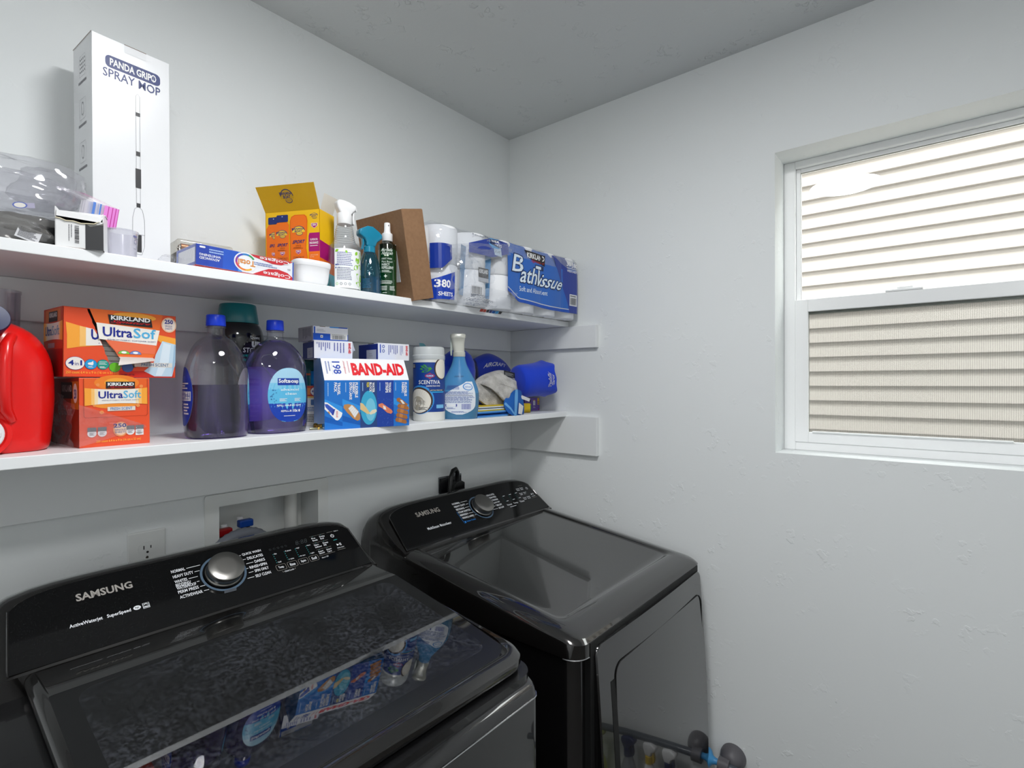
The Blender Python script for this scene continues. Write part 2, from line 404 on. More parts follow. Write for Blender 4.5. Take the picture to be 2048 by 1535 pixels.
# drywall return corner bead
# ------------------------------------------------------------------ neighbour's siding
SID = pm('vinyl_siding', (128, 122, 116), .55)
hs = thing('neighbor_house', 'beige lap-sided house wall seen through the window', 'house', (2.66, 0, -1.0))
MB().box(.012, -9, 0, .3, 7, 5.4).build('wall_core', SID, hs, smooth=0)
cs = .1016
prof = [(.012, 0), (-.030, 0), (-.0315, .004), (-.024, .060), (.0, .085), (.008, cs + .003), (.012, cs + .003)]
pl = MB().prism(prof, -9, 7, lambda p, q, a: (p, a, q)).mesh('siding_plank', SID, smooth=0)
for i in range(53):
    o = bpy.data.objects.new('siding_plank', pl); COL.objects.link(o); o.parent = hs; o.location = (0, 0, i * cs)
gnd = struct(MB().box(.15, -9, -1.1, 2.67, 7, -1.0).build('ground', pm('gravel', (150, 146, 140), .9, noise=(30, (110, 106, 100), 1)), smooth=0))

# ------------------------------------------------------------------ ceiling lamp (reflected in the glass)
DIF = pm('lamp_diffuser', (251, 252, 253), .5, emit=LAMP_STRENGTH)
for lx, ly, lab in ((-1.12, -.96, 'round white flush ceiling light nearest the shelves'), (-1.95, -1.85, 'round white flush ceiling light nearest the door')):
    lp = thing('ceiling_light', lab, 'lamp', (lx, ly, H), group='ceiling lights')
    MB().lathe([(.155, 0), (.155, -.018), (.148, -.024)], 40, cap1=False).build('rim', pm('lamp_rim', (240, 240, 240), .4), lp)
    MB().lathe([(.148, -.022), (.13, -.030), (.08, -.035), (.001, -.036)], 40).build('diffuser', DIF, lp)
# ================================================================== washer and dryer
def brushed(name, rgb, rough, sc):
    m = pm(name, rgb, rough, .8, spec=.5, coat=1.0, coat_rough=.02, coat_ior=1.66)
    nt = m.node_tree; b = nt.nodes['Principled BSDF']; tc = nt.nodes.new('ShaderNodeTexCoord'); mp = nt.nodes.new('ShaderNodeMapping'); mp.inputs['Scale'].default_value = sc
    n = nt.nodes.new('ShaderNodeTexNoise'); n.inputs['Scale'].default_value = 60; n.inputs['Detail'].default_value = 3
    bp = nt.nodes.new('ShaderNodeBump'); bp.inputs['Strength'].default_value = .05; bp.inputs['Distance'].default_value = .0005
    nt.links.new(tc.outputs['Object'], mp.inputs[0]); nt.links.new(mp.outputs[0], n.inputs['Vector']); nt.links.new(n.outputs['Fac'], bp.inputs['Height']); nt.links.new(bp.outputs[0], b.inputs['Normal'])
    return m
STEEL = brushed('black_stainless', (44, 42, 41), .2, (8, .3, .3))
STEELV = brushed('black_stainless_front', (42, 41, 42), .16, (8, 8, .3))
SIDEM = pm('enamel_dark_side', (24, 24, 25), .25, coat=.5)
PANEL = pm('console_black_glass', (6, 6, 7), .08, spec=.55)
def speckle(m, sc, amt, col):
    nt = m.node_tree; b = nt.nodes['Principled BSDF']; N = nt.nodes.new; L = nt.links.new
    tc = N('ShaderNodeTexCoord'); n = N('ShaderNodeTexNoise'); n.inputs['Scale'].default_value = sc; n.inputs['Detail'].default_value = 1
    r = N('ShaderNodeMapRange'); r.inputs[1].default_value = .70; r.inputs[2].default_value = .76; r.inputs[4].default_value = amt
    mx = N('ShaderNodeMix'); mx.data_type = 'RGBA'; mx.inputs[6].default_value = b.inputs['Base Color'].default_value[:]; mx.inputs[7].default_value = lin(col)
    L(tc.outputs['Object'], n.inputs['Vector']); L(n.outputs['Fac'], r.inputs[0]); L(r.outputs[0], mx.inputs[0]); L(mx.outputs[2], b.inputs['Base Color'])
speckle(PANEL, 1100, .35, (90, 90, 90))
LIDGLASS = pm('lid_black_glass', (7, 7, 8), .04, spec=.5, ior=2.0)
SEAM = pm('dark_seam', (5, 5, 5), .6)
CHROME = pm('chrome_edge', (190, 190, 192), .18, 1)
KNOBM = pm('knob_steel', (150, 148, 144), .28, 1, bump=(400, .05, .0002))
PW = pm('panel_print_white', (225, 228, 232), .5); PG = pm('panel_print_grey', (150, 146, 140), .4, .3); PT = pm('panel_print_teal', (20, 130, 130), .5); PB = pm('panel_print_blue', (30, 120, 200), .5)
PRING = pm('panel_ring_blue', (70, 92, 112), .4); PDIM = pm('panel_print_dim', (34, 40, 42), .5)
CY0, CZ0, CY1, CZ1 = -.22, 1.017, -.10, 1.115                 # control panel plane, bottom and top edge
SV = Vector((0, CY1 - CY0, CZ1 - CZ0)); SL = SV.length; SV.normalize()
def deckz(y): return 1.017 + (y + .22) * (.062 / .49)
def gfun(xn, n=7.0): return max(0.0, 1 - abs(xn) ** n) ** (1 / n)
def console(root, cx, hw):
    """sloped control housing across the back"""
    prof = [(-.022, .955, 0), (-.022, 1.03, .35), (-.030, 1.075, .75), (-.046, 1.103, .93), (-.070, 1.116, 1), (-.092, 1.1175, 1), (-.103, 1.1135, .98),
            (-.135, 1.087, .8), (-.165, 1.0625, .62), (-.195, 1.038, .45), (-.2215, 1.0165, .3), (-.2216, .99, 0), (-.2216, .955, 0)]
    xs = [-1 + 2 * i / 24 for i in range(25)]; xs = sorted(set([-1, -.995, -.985, -.965, -.94] + xs + [.94, .965, .985, .995, 1]))
    rings = []
    for xn in xs:
        g = gfun(xn, 6.5)
        rings.append([Vector((cx + hw * xn, y, (1.012 + (z - 1.012) * (g if z > 1.012 else 1)))) for y, z, w in prof])
    b = MB().loft(rings, None, True, True)
    return b.build('console_housing', STEEL, root, smooth=50)
def glass_panel(root, cx, hw):
    """black glass face on the slope, corners rounded like the housing"""
    pts = []
    top = SL * .985
    n = 60
    for i in range(n + 1):
        xn = -1 + 2 * i / n
        pts.append((cx + (hw - .012) * xn, .006 + (top - .006) * (gfun(xn, 6.5) * .995)))
    pts = [(cx - hw + .012, .004)] + pts[1:-1] + [(cx + hw - .012, .004)]
    f = flat((0, CY0, CZ0), (1, 0, 0), SV); b = MB(); m = len(pts)
    # as a strip so the long outline stays clean
    vs = []; fs = []
    for x, s in pts: vs += [f(x, .004, .0012), f(x, max(s, .0042), .0012)]
    for i in range(m - 1): fs.append((2 * i, 2 * i + 2, 2 * i + 3, 2 * i + 1))
    b.add(vs, fs)
    o = b.build('control_panel', PANEL, root, smooth=0)
    # thin rim along the outline
    MB().tube([f(x, s, .0008) for x, s in pts], .0016, 6).build('panel_rim', STEEL, root)
    return o, f
def ringset(root, rings, m, name, cap=True, smooth=45):
    b = MB().loft([[Vector(p) for p in r] for r in rings], None, False, cap)
    return b.build(name, m, root, smooth=smooth)
def knob(root, f, x, s, rr=.036):
    T = Matrix.Rotation(-(pi / 2 - atan2(SV.z, SV.y)) + pi / 2 - pi / 2, 3, 'X')
    nrm = Vector((1, 0, 0)).cross(SV)
    q = Vector((0, 0, 1)).rotation_difference(nrm).to_matrix()
    c = f(x, s, .0012)
    k = MB().lathe([(rr * 1.02, 0), (rr * 1.02, .004), (rr * .97, .006), (rr, .008), (rr, .022), (rr * .985, .0235), (rr * .95, .0242), (rr * .5, .0246), (.0006, .0247)], 48, c=c, T=q).build('knob', KNOBM, root, smooth=35)
    MB().lathe([(rr * 1.0, .0), (rr * 1.08, .0005), (rr * 1.08, .003), (rr * .9, .0035)], 48, c=c, T=q).build('knob_collar', PANEL, k, smooth=40)

# ------------------------------------------------------------------ dryer
def rr3(x0, y0, x1, y1, r, zf, n=7): return [(x, y, zf(y)) for x, y in rrect(x0, y0, x1, y1, r, n)]
DXL, DXR, DYF = -.716, -.030, -.775
dr = thing('dryer', 'black stainless dryer with a solid top in the corner by the window wall', 'dryer', (0, 0, 0))
body = MB().loft([[Vector((x, y, z)) for x, y in rrect(DXL + .004, DYF + .012, DXR - .004, -.03, (.035, .035, .01, .01), 7)] for z in (.03, .9045)])
body.build('cabinet', STEELV, dr, smooth=40)
DZB = .905
R = []
R.append(rr3(DXL, DYF, DXR, -.06, (.04, .04, .01, .01), lambda y: DZB))
R.append(rr3(DXL, DYF, DXR, -.06, (.04, .04, .01, .01), lambda y: DZB + .80 * (deckz(y) - .006 - DZB)))
for ins, dz in ((.001, -.0125), (.004, -.0085), (.010, -.0045), (.022, -.001), (.038, .001), (.050, .001), (.0545, -.0015), (.058, -.0045), (.064, -.0055)):
    k = 1.0
    R.append(rr3(DXL + ins, DYF + ins * 1.45, DXR - ins * .95, -.06, (max(.012, .04 - ins * .3),) * 2 + (.01, .01), lambda y, dz=dz: deckz(y) + dz))
ringset(dr, R, STEEL, 'top_cover')
MB().tube([Vector((x, y, DZB - .0012)) for x, y in rrect(DXL + .001, DYF + .001, DXR - .001, -.06, (.039, .039, .01, .01), 7)], .0018, 6).build('trim_line', CHROME, dr)
console(dr, (DXL + DXR) / 2, .341)
gp, cf = glass_panel(dr, (DXL + DXR) / 2, .341)
knob(dr, cf, -.3475, .0755)
# door, slightly bowed, over a black box whose colour stands in for the gap's shade
def bow(z): return -.773 - .026 * sin(max(0.0, min(1.0, (.93 - z) / .55)) * pi / 2)
MB().box(-.674, DYF - .0022, .12, -.070, DYF + .02, .9335).build('door_gap_shade', SEAM, dr, smooth=0, bevel=.001)
def door(x0, x1, z0, z1, r, lift, name, m, par, th=.016, bev=.004):
    P = rrect(x0, z0, x1, z1, r, 6); zs = [z0 + (z1 - z0) * i / 16 for i in range(17)]
    b = MB()
    def row(z, ins):
        # half width at height z inside the rounded outline
        q = r; e = 0
        if z > z1 - q: e = q - sqrt(max(0, q * q - (z - (z1 - q)) ** 2))
        elif z < z0 + q: e = q - sqrt(max(0, q * q - ((z0 + q) - z) ** 2))
        return x0 + e + ins, x1 - e - ins
    zz = sorted(set([z0 + .0005, z1 - .0005] + [z0 + q * r / 6 for q in range(1, 7)] + [z1 - q * r / 6 for q in range(1, 7)] + zs[2:-2]))
    rows = []
    for z in zz:
        a, c = row(z, 0); ea = .004
        rows.append([Vector((a, bow(z) - lift + th, z)), Vector((a, bow(z) - lift + .003, z)), Vector((a + .003, bow(z) - lift, z))] + [Vector((a + ea + (c - a - 2 * ea) * k / 6, bow(z) - lift - .004 * sin(pi * k / 6), z)) for k in range(7)] + [Vector((c - .003, bow(z) - lift, z)), Vector((c, bow(z) - lift + .003, z)), Vector((c, bow(z) - lift + th, z))])
    b.loft(rows, None, True, True, closed=True)
    return b.build(name, m, par, smooth=35)
dd_ = door(-.660, -.064, .13, .9205, .024, .008, 'door', STEELV, dr, th=.02)
o_ = rrect(-.592, .2, -.078, .858, .03, 6); o_ = o_ + [o_[0]]
MB().tube([Vector((x, bow(z) - .0094 - .004 * sin(pi * (x + .656) / .588), z)) for x, z in o_], .0013, 5).build('door_seam', SEAM, dd_)
b = MB(); b.grid(lambda u, v: Vector((-.612 + .020 * u, bow(.30 + .53 * v) - .0084 - .004 * sin(pi * (.052 + .02 * u) / .602), .30 + .53 * v)), 6, 10)
b.build('finger_pull', SEAM, dd_)
for fx in (DXL + .05, DXR - .05):
    for fy in (-.1, -.7): MB().lathe([(.02, 0), (.022, .008), (.012, .012), (.012, .032)], 14).build('leveling_foot', SEAM, dr, loc=(fx, fy, 0))
A = Art()
A.text('SAMSUNG', -.604, .099, -.511, .116, PG, bold=.03)
A.build('brand_print', gp, cf, lift=.0016); A = Art()
A.text('MultiSteam', -.596, .0475, -.552, .0565, PW, bold=.01); A.text('MoistureSensor', -.547, .0475, -.502, .0565, PW, bold=.01)
A.build('feature_print', gp, cf, lift=.0016); A = Art()
A.ring(-.3475, .0755, .046, .046, .1, PRING, 1, n=44)
for i, (t, xr) in enumerate((('NORMAL', -.418), ('HEAVY DUTY', -.403), ('BEDDING', -.416), ('STEAM SANITIZE', -.398), ('REFRESH', -.418), ('WRINKLE AWAY', -.400))):
    v = .113 - i * .0117; A.text(t, -.452, v - .0035, xr, v + .0035, PW, bold=.015); A.line([(xr + .004, v), (-.394 + .004 * abs(i - 2.2), v)], .0011, PW)
A.text('Steam Cycles', -.444, .036, -.404, .043, PB, bold=.015); A.rect(-.452, .036, -.447, .043, PB); A.line([(-.456, .082), (-.456, .036), (-.45, .036)], .001, PB)
for i, (t, xl) in enumerate((('DELICATES', -.290), ('PERM PRESS', -.287), ('ACTIVEWEAR', -.288), ('QUICK DRY', -.284), ('TIME DRY', -.282), ('AIR FLUFF', -.279))):
    v = .113 - i * .0117; A.text(t, xl, v - .0035, -.252, v + .0035, PW, bold=.015); A.line([(-.301 - .003 * abs(i - 2.5), v), (xl - .004, v)], .0011, PW)
A.build('cycle_print', gp, cf, lift=.0016); A = Art()
for i, t in enumerate(('Dryness', 'Temp.', 'Time')):
    x = -.232 + i * .034; A.text(t, x, .052, x + .024, .0595, PW, bold=.015)
    for k in range(4): A.ell(x + .006, .072 + k * .007, .0011, .0011, PT, n=8)
    A.lines(x + .01, .070, x + .022, .074, 1, PW); A.lines(x + .01, .093, x + .022, .097, 1, PW)
A.lines(-.226, .044, -.19, .048, 1, PW)
for i, t in enumerate(('Wrinkle\nPrevent', 'Damp\nAlert', 'Drum\nLight', 'Sensor\nDry', 'Smart\nCare', 'Child\nLock')):
    x = -.135 + (i % 2) * .022; v = .112 - (i // 2) * .0215; A.text(t, x, v - .011, x + .017, v, PW, bold=.015)
A.ring(-.078, .103, .005, .005, .25, PW, n=20, a0=pi * .65, a1=pi * 2.35); A.line([(-.078, .103), (-.078, .109)], .0012, PW)
A.poly([(-.081, .077), (-.074, .0735), (-.081, .070)], PW); A.line([(-.071, .077), (-.071, .070)], .0012, PW); A.line([(-.068, .077), (-.068, .070)], .0012, PW)
A.lines(-.086, .062, -.064, .065, 1, PW); A.line([(-.088, .0575), (-.063, .0575)], .0008, PG); A.line([(-.112, .121), (-.09, .121)], .0008, PG)
A.build('button_print', gp, cf, lift=.0016)

# ------------------------------------------------------------------ washer
WXL, WXR, WYF = -1.525, -.803, -.742
wa = thing('washing_machine', 'black stainless top-loading washer with a dark glass lid, left of the dryer', 'washer', (-.0813, -.0679, .0740))
wa.scale = (.95, .95, .95)
body = MB().loft([[Vector((x, y, z)) for x, y in rrect(WXL, WYF + .006, WXR, -.03, (.03, .03, .01, .01), 7)] for z in (-.048, .893)])
body.build('cabinet', STEELV, wa, smooth=40)
# top frame round the opening
OX0, OX1, OY0, OY1 = -1.44, -.845, -.665, -.265
b = MB(); outer = rrect(WXL, WYF + .012, WXR, -.06, (.035, .035, .01, .01), 7)
lowr = [Vector((x, y, .892)) for x, y in outer]; topr = [Vector((x, y, deckz(y) - .034)) for x, y in outer]
inn = rrect(OX0, OY0, OX1, OY1, .06, 7)
innt = [Vector((x, y, deckz(y) - .034)) for x, y in inn]; innb = [Vector((x, y, .80)) for x, y in inn]
b.loft([lowr, topr, innt, innb], None, False, False)
b.build('top_frame', SIDEM, wa, smooth=40)
# tub seen through the lid
TUBM = pm('tub_plastic', (150, 148, 150), .5); DRUMM = pm('drum_steel', (150, 150, 152), .35, 1)
tc_ = (-1.14, -.455)
def sq(k, z): return [Vector((tc_[0] + .285 * k * cos(a), tc_[1] + .235 * k * sin(a), z)) for a in [2 * pi * i / 48 for i in range(48)]]
MB().loft([sq(1.02, .86), sq(1.0, .885), sq(.97, .89), sq(.88, .885), sq(.84, .86)], None, False, False).build('tub_ring', TUBM, wa, smooth=50)
MB().loft([sq(.84, .86), sq(.83, .62), sq(.78, .45), sq(.25, .43), sq(.18, .55)], None, False, True).build('drum', DRUMM, wa, smooth=50)
b = MB(); b.box(OX0 - .01, OY0 - .01, .79, OX1 + .01, OY1 + .01, .80); 
MB().loft([[Vector((x, y, .85)) for x, y in inn], sq(1.0, .85)[0:0] or [Vector((tc_[0] + .285 * 1.02 * cos(a), tc_[1] + .235 * 1.02 * sin(a), .86)) for a in [pi + pi / 4 * .0 + 2 * pi * i / len(inn) + .35 for i in range(len(inn))]]], None, False, False).build('tub_deck', SIDEM, wa, smooth=0)
# lid: dark frame, black glass border and clear dusty window
LX0, LX1, LY0, LY1 = -1.476, -.805, -.722, -.222
lid = MB()
def lr(ins, dz, rf=.05, fr=1.0): return rr3(LX0 + ins, LY0 + ins * fr, LX1 - ins, LY1, (max(.01, rf - ins), max(.01, rf - ins), .003, .003), lambda y: deckz(y) + dz)
def gz(y): return deckz(y) + .045 * (y + .50)      # the glass is set a little steeper than its frame
GB = (-1.462, -.684, -.818, -.318)      # glass border outline
glass_o = [(x, y, gz(y) - .0006) for x, y in rrect(GB[0], GB[1], GB[2], GB[3], (.05, .05, .004, .004), 7)]
lo = MB().loft([[Vector(p) for p in r] for r in (lr(.016, -.030), lr(.004, -.026), lr(0, -.016), lr(.0015, -.008), lr(.006, -.003, fr=2), lr(.012, -.0005, fr=2.2), glass_o)], None, True, False).build('lid', STEEL, wa, smooth=45)
WB = (-1.433, -.650, -.851, -.314)      # see-through window
WB = (-1.433, -.650, -.851, -.328)
bo = [(x, y, gz(y) - .0008) for x, y in rrect(*GB, (.05, .05, .004, .004), 7)]; bi = [(x, y, gz(y) - .0008) for x, y in rrect(*WB, .028, 7)]
bi2 = [(x, y, gz(y) - .006) for x, y in rrect(*WB, .028, 7)]
MB().loft([[Vector(p) for p in r] for r in (bo, bi, bi2)], None, False, False).build('glass_border', LIDGLASS, lo, smooth=30)
# window pane: dusty dark tinted glass
PANE = bpy.data.materials.new('lid_window_glass'); PANE.use_nodes = True; nt = PANE.node_tree; nt.nodes.clear(); N = nt.nodes.new; L = nt.links.new
out = N('ShaderNodeOutputMaterial'); t = N('ShaderNodeBsdfTransparent'); t.inputs[0].default_value = (.5, .5, .52, 1)
df = N('ShaderNodeBsdfDiffuse'); df.inputs[0].default_value = lin((120, 124, 136))
gl = N('ShaderNodeBsdfGlossy'); gl.inputs['Roughness'].default_value = .02; fr = N('ShaderNodeFresnel'); fr.inputs[0].default_value = 2.3
tc = N('ShaderNodeTexCoord'); n1 = N('ShaderNodeTexNoise'); n1.inputs['Scale'].default_value = 150; n1.inputs['Detail'].default_value = 6; n1.inputs['Roughness'].default_value = .6
n2 = N('ShaderNodeTexNoise'); n2.inputs['Scale'].default_value = 9; n2.inputs['Detail'].default_value = 3
L(tc.outputs['Object'], n1.inputs['Vector']); L(tc.outputs['Object'], n2.inputs['Vector'])
mr = N('ShaderNodeMapRange'); mr.inputs[1].default_value = .44; mr.inputs[2].default_value = .70; mr.inputs[3].default_value = .01; mr.inputs[4].default_value = .26; L(n1.outputs['Fac'], mr.inputs[0])
m2 = N('ShaderNodeMapRange'); m2.inputs[1].default_value = .38; m2.inputs[2].default_value = .62; m2.inputs[3].default_value = .25; L(n2.outputs['Fac'], m2.inputs[0])
mu = N('ShaderNodeMath'); mu.operation = 'MULTIPLY'; L(mr.outputs[0], mu.inputs[0]); L(m2.outputs[0], mu.inputs[1])
a1 = N('ShaderNodeMixShader'); a2 = N('ShaderNodeMixShader'); L(mu.outputs[0], a1.inputs[0]); L(t.outputs[0], a1.inputs[1]); L(df.outputs[0], a1.inputs[2])
L(fr.outputs[0], a2.inputs[0]); L(a1.outputs[0], a2.inputs[1]); L(gl.outputs[0], a2.inputs[2]); L(a2.outputs[0], out.inputs[0])
MB().add([(x, y, gz(y) - .0008) for x, y in rrect(*WB, .028, 7)], [tuple(range(32))]).build('lid_window', PANE, lo, smooth=0, fix=False)
console(wa, -1.155, .3515)
gp, cf = glass_panel(wa, -1.155, .3515)
knob(wa, cf, -1.1475, .0865)
# front panel with a bright lip
fp = MB().loft([[Vector((x, y, z)) for x, y in rrect(WXL + .002, WYF - .004 - e, WXR - .002, -.5, (.025, .025, .01, .01), 7)] for z, e in ((.03, 0), (.878, 0), (.893, -.004), (.9, -.010), (.904, -.022), (.9045, -.05))]).build('front_panel', STEELV, wa, smooth=40)
pts = [p for p in rrect(WXL + .002, WYF - .0045, WXR - .002, -.5, (.025, .025, .01, .01), 7) if p[1] < -.6]
MB().tube([(x, y, .879) for x, y in sorted(pts)], .0014, 6).build('chrome_line', CHROME, fp)
for fx in (WXL + .05, WXR - .05):
    for fy in (-.1, -.68): MB().lathe([(.02, 0), (.022, .008), (.012, .012), (.012, .034)], 14).build('leveling_foot', SEAM, wa, loc=(fx, fy, -.0779))
A = Art()
A.text('SAMSUNG', -1.3935, .1055, -1.3075, .1215, PG, bold=.03)
A.build('brand_print', gp, cf, lift=.0016); A = Art()
A.text('ActiveWaterjet', -1.4105, .0545, -1.3635, .0635, PW, bold=.02); A.text('SuperSpeed', -1.357, .0545, -1.3205, .0635, PW, bold=.02)
A.ell(-1.3105, .0605, .006, .0045, PW, 1, n=20); A.text('hp', -1.3135, .058, -1.3075, .063, BLACK, 3, bold=.02)
A.rect(-1.3015, .0545, -1.2905, .066, PW, 1); A.rect(-1.3008, .0552, -1.2912, .0653, BLACK, 2); A.rect(-1.3005, .0565, -1.2915, .0585, PW, 3); A.line([(-1.300, .062), (-1.296, .0645), (-1.292, .061)], .001, PW, 3)
A.build('feature_print', gp, cf, lift=.0016); A = Art()
A.ring(-1.1475, .0865, .0455, .0455, .1, PRING, 1, n=48)
A.poly([(-1.162, .037), (-1.138, .036), (-1.136, .0425), (-1.16, .0435)], pm('panel_pointer', (60, 66, 74), .4), 2)
for t, x1, v in (('NORMAL', -1.214, .119), ('HEAVY DUTY', -1.202, .106), ('WHITES', -1.2165, .0935), ('BEDDING/', -1.212, .085), ('WATERPROOF', -1.204, .078), ('PERM PRESS', -1.202, .0685), ('ACTIVEWEAR', -1.198, .0565)):
    A.text(t, -1.2395, v - .0036, x1, v + .0036, PW, bold=.015)
    if t != 'WATERPROOF':
        vv = .0815 if t == 'BEDDING/' else v; xe = -1.1475 - sqrt(max(0, .049 ** 2 - (vv - .0865) ** 2)) - .001
        A.line([(x1 + .003 if t != 'BEDDING/' else -1.2015, vv), (max(xe, x1 + .012), vv)], .0011, PW)
for t, x0, v in (('QUICK WASH', -1.099, .118), ('DELICATES', -1.092, .1055), ('DARKS', -1.080, .093), ('RINSE+SPIN', -1.095, .081), ('SPIN ONLY', -1.088, .0695), ('SELF CLEAN', -1.091, .0565)):
    A.text(t, x0, v - .0036, -1.057, v + .0036, PW, bold=.015)
    xe = -1.1475 + sqrt(max(0, .049 ** 2 - (v - .0865) ** 2)) + .001; A.line([(min(xe, x0 - .008), v), (x0 - .003, v)], .0011, PW)
A.build('cycle_print', gp, cf, lift=.0016); A = Art()
for i, (t, hi, lo_) in enumerate((('Temp.', 'Hot', 'Cold'), ('Rinse', '5 times', '1 time'), ('Spin', 'High', 'No Spin'), ('Soil', 'Heavy', 'Light'))):
    x = -1.042 + i * .0270; q = rrect(x, .0535, x + .0225, .0685, .003, 3); A.line(q + [q[0]], .0007, PG, 1)
    A.text(t, x + .005, .057, x + .0175, .0645, PW, bold=.02)
    for k in range(5): A.ell(x + .0065, .0755 + k * .0058, .0011, .0011, PT, n=8)
    A.text(hi, x + .009, .0972, x + .009 + .0019 * len(hi), .1012, PW, bold=.01); A.text(lo_, x + .009, .0735, x + .009 + .0019 * len(lo_), .0775, PW, bold=.01)
A.text('Child Lock', -1.028, .0455, -1.006, .0495, PW, bold=.01); A.line([(-1.032, .0505), (-1.032, .0475), (-1.0285, .0475)], .0006, PG); A.line([(-1.0055, .0475), (-1.002, .0475), (-1.002, .0505)], .0006, PG)
for i, t in enumerate(('Pre\nSoak', 'Delay\nEnd', 'Fabric\nSoftener', 'Deep\nFill', 'Super\nSpeed', 'Smart\nCare')):
    x = -.9255 + (i % 2) * .0215; v = .1125 - (i // 2) * .0205; w = .014 if i != 2 else .018
    A.text(t, x - w / 2, v - .006, x + w / 2, v + .005, PW, bold=.012); A.ell(x - .002, v + .0085, .0011, .0011, PT, n=8); A.line([(x - .0095, v + .0092), (x + .0095, v + .0092)], .0005, PG)
A.line([(-.935, .0625), (-.8925, .0625)], .0006, PG); A.text('Alarm Off', -.932, .0535, -.914, .0575, PW)
A.ring(-.878, .109, .0048, .0048, .25, PW, n=22, a0=pi * .65, a1=pi * 2.35); A.line([(-.878, .109), (-.878, .1145)], .0012, PW); A.line([(-.8875, .122), (-.872, .122)], .0008, PG); A.text('*Child Lock', -.869, .1195, -.856, .1225, PW)
A.ell(-.876, .0955, .006, .0012, PT); A.poly([(-.879, .0835), (-.8725, .080), (-.879, .0765)], PW)
A.line([(-.8705, .0835), (-.8705, .0765)], .0013, PW); A.line([(-.8675, .0835), (-.8675, .0765)], .0013, PW); A.text('Hold to Start', -.882, .0685, -.863, .072, PW); A.line([(-.884, .0645), (-.862, .0645)], .0008, PG)
for i in range(5): A.ring(-1.037 + i * .0095, .1135, .0026, .0026, .3, PDIM, n=14)
A.text('8:88', -.975, .108, -.945, .120, PDIM, slant=.1)
A.build('button_print', gp, cf, lift=.0016)
# ================================================================== upper shelf
def C(r, g, b, rough=.4, coat=0.0): return pm('print_%02x%02x%02x' % (r, g, b), (r, g, b), rough, coat=coat)
def faces(w, d, h):
    return dict(front=flat((-w / 2, 0, 0), (1, 0, 0), (0, 0, 1)), left=flat((-w / 2, d, 0), (0, -1, 0), (0, 0, 1)), right=flat((w / 2, 0, 0), (0, 1, 0), (0, 0, 1)), top=flat((-w / 2, 0, h), (1, 0, 0), (0, 1, 0)))
def carton(root, w, d, h, m, name='carton', bevel=.0008):
    return MB().box(-w / 2, 0, 0, w / 2, d, h).build(name, m, root, smooth=0, bevel=bevel)
NAVY = C(24, 44, 110); GREY = C(120, 120, 126); DK = C(52, 52, 54); BROWN = C(96, 62, 44)

# ------------------------------------------------------------------ tall mop box
w, d, h = .1275, .1, .4249
t = thing('mop_box', 'tall glossy white spray mop carton standing against the wall', 'box', (-1.3045, -.1490, ZU), radians(4.0))
F = faces(w, d, h)
cb = carton(t, w, d, h, pm('glossy_white_board', (236, 237, 239), .22, spec=.6, bump=(70, .06, .0006)))
A = Art(w, h); A.rr(.16, .872, .87, .925, .06, NAVY, 0); A.text('PANDA GRIP®', .215, .882, .815, .916, WHITE, 2, bold=.03); A.text('SPRAY MOP', .13, .828, .87, .866, NAVY, 2, bold=.008)
x = .565
for a in (-.026, .026): A.line([(x + a, .305), (x + a, .79)], .0004, GREY, 1)
A.line([(x - .026, .79), (x, .80), (x + .026, .79)], .0004, GREY, 1)
for y0, y1, k in ((.700, .716, .03), (.520, .540, .028), (.375, .462, .036), (.288, .306, .026)): A.rect(x - k, y0, x + k, y1, DK, 2)
q = [(x - .08, .17), (x - .078, .235), (x - .05, .278), (x, .292), (x + .05, .278), (x + .078, .235), (x + .08, .17), (x + .075, .11), (x + .04, .075), (x - .04, .075), (x - .075, .11), (x - .08, .17)]
A.line(q, .0005, GREY, 1); A.line([(x - .08, .165), (x + .08, .165)], .0005, GREY, 1); A.rect(x - .037, .085, x + .037, .163, DK, 2)
A.rect(.4, .965, .68, .998, C(226, 227, 229), 0); A.line([(.4, .999), (.68, .999)], .0012, BROWN, 1)
A.build('front_print', cb, F['front'])
for i, v in enumerate((.845, .655, .465, .275, .085)):
    A = Art(d, h); q = rrect(.34, v, .68, v + .09, .03, 3); A.line(q + [q[0]], .0004, GREY); A.lines(.3, v - .035, .72, v - .015, 1, GREY, 1, ragged=.01, seed=i)
    if i == 0:
        for a in range(4):
            for b_ in range(4): A.ell(.4 + a * .075, v + .02 + b_ * .018, .018, .005, GREY, 1, n=6)
    elif i == 3: A.text('360°', .4, v + .045, .64, v + .065, GREY, 1); A.ring(.51, v + .03, .09, .018, .12, GREY, 1, n=14, a0=pi, a1=2 * pi)
    else: A.ring(.51, v + .045, .07, .03, .12, GREY, 1, n=14)
    A.build('icon_print', cb, F['left'])
A = Art(d, h); A.line([(0, .9985), (1, .9985)], .0016, BROWN, 1); A.build('torn_edge', cb, F['left'])

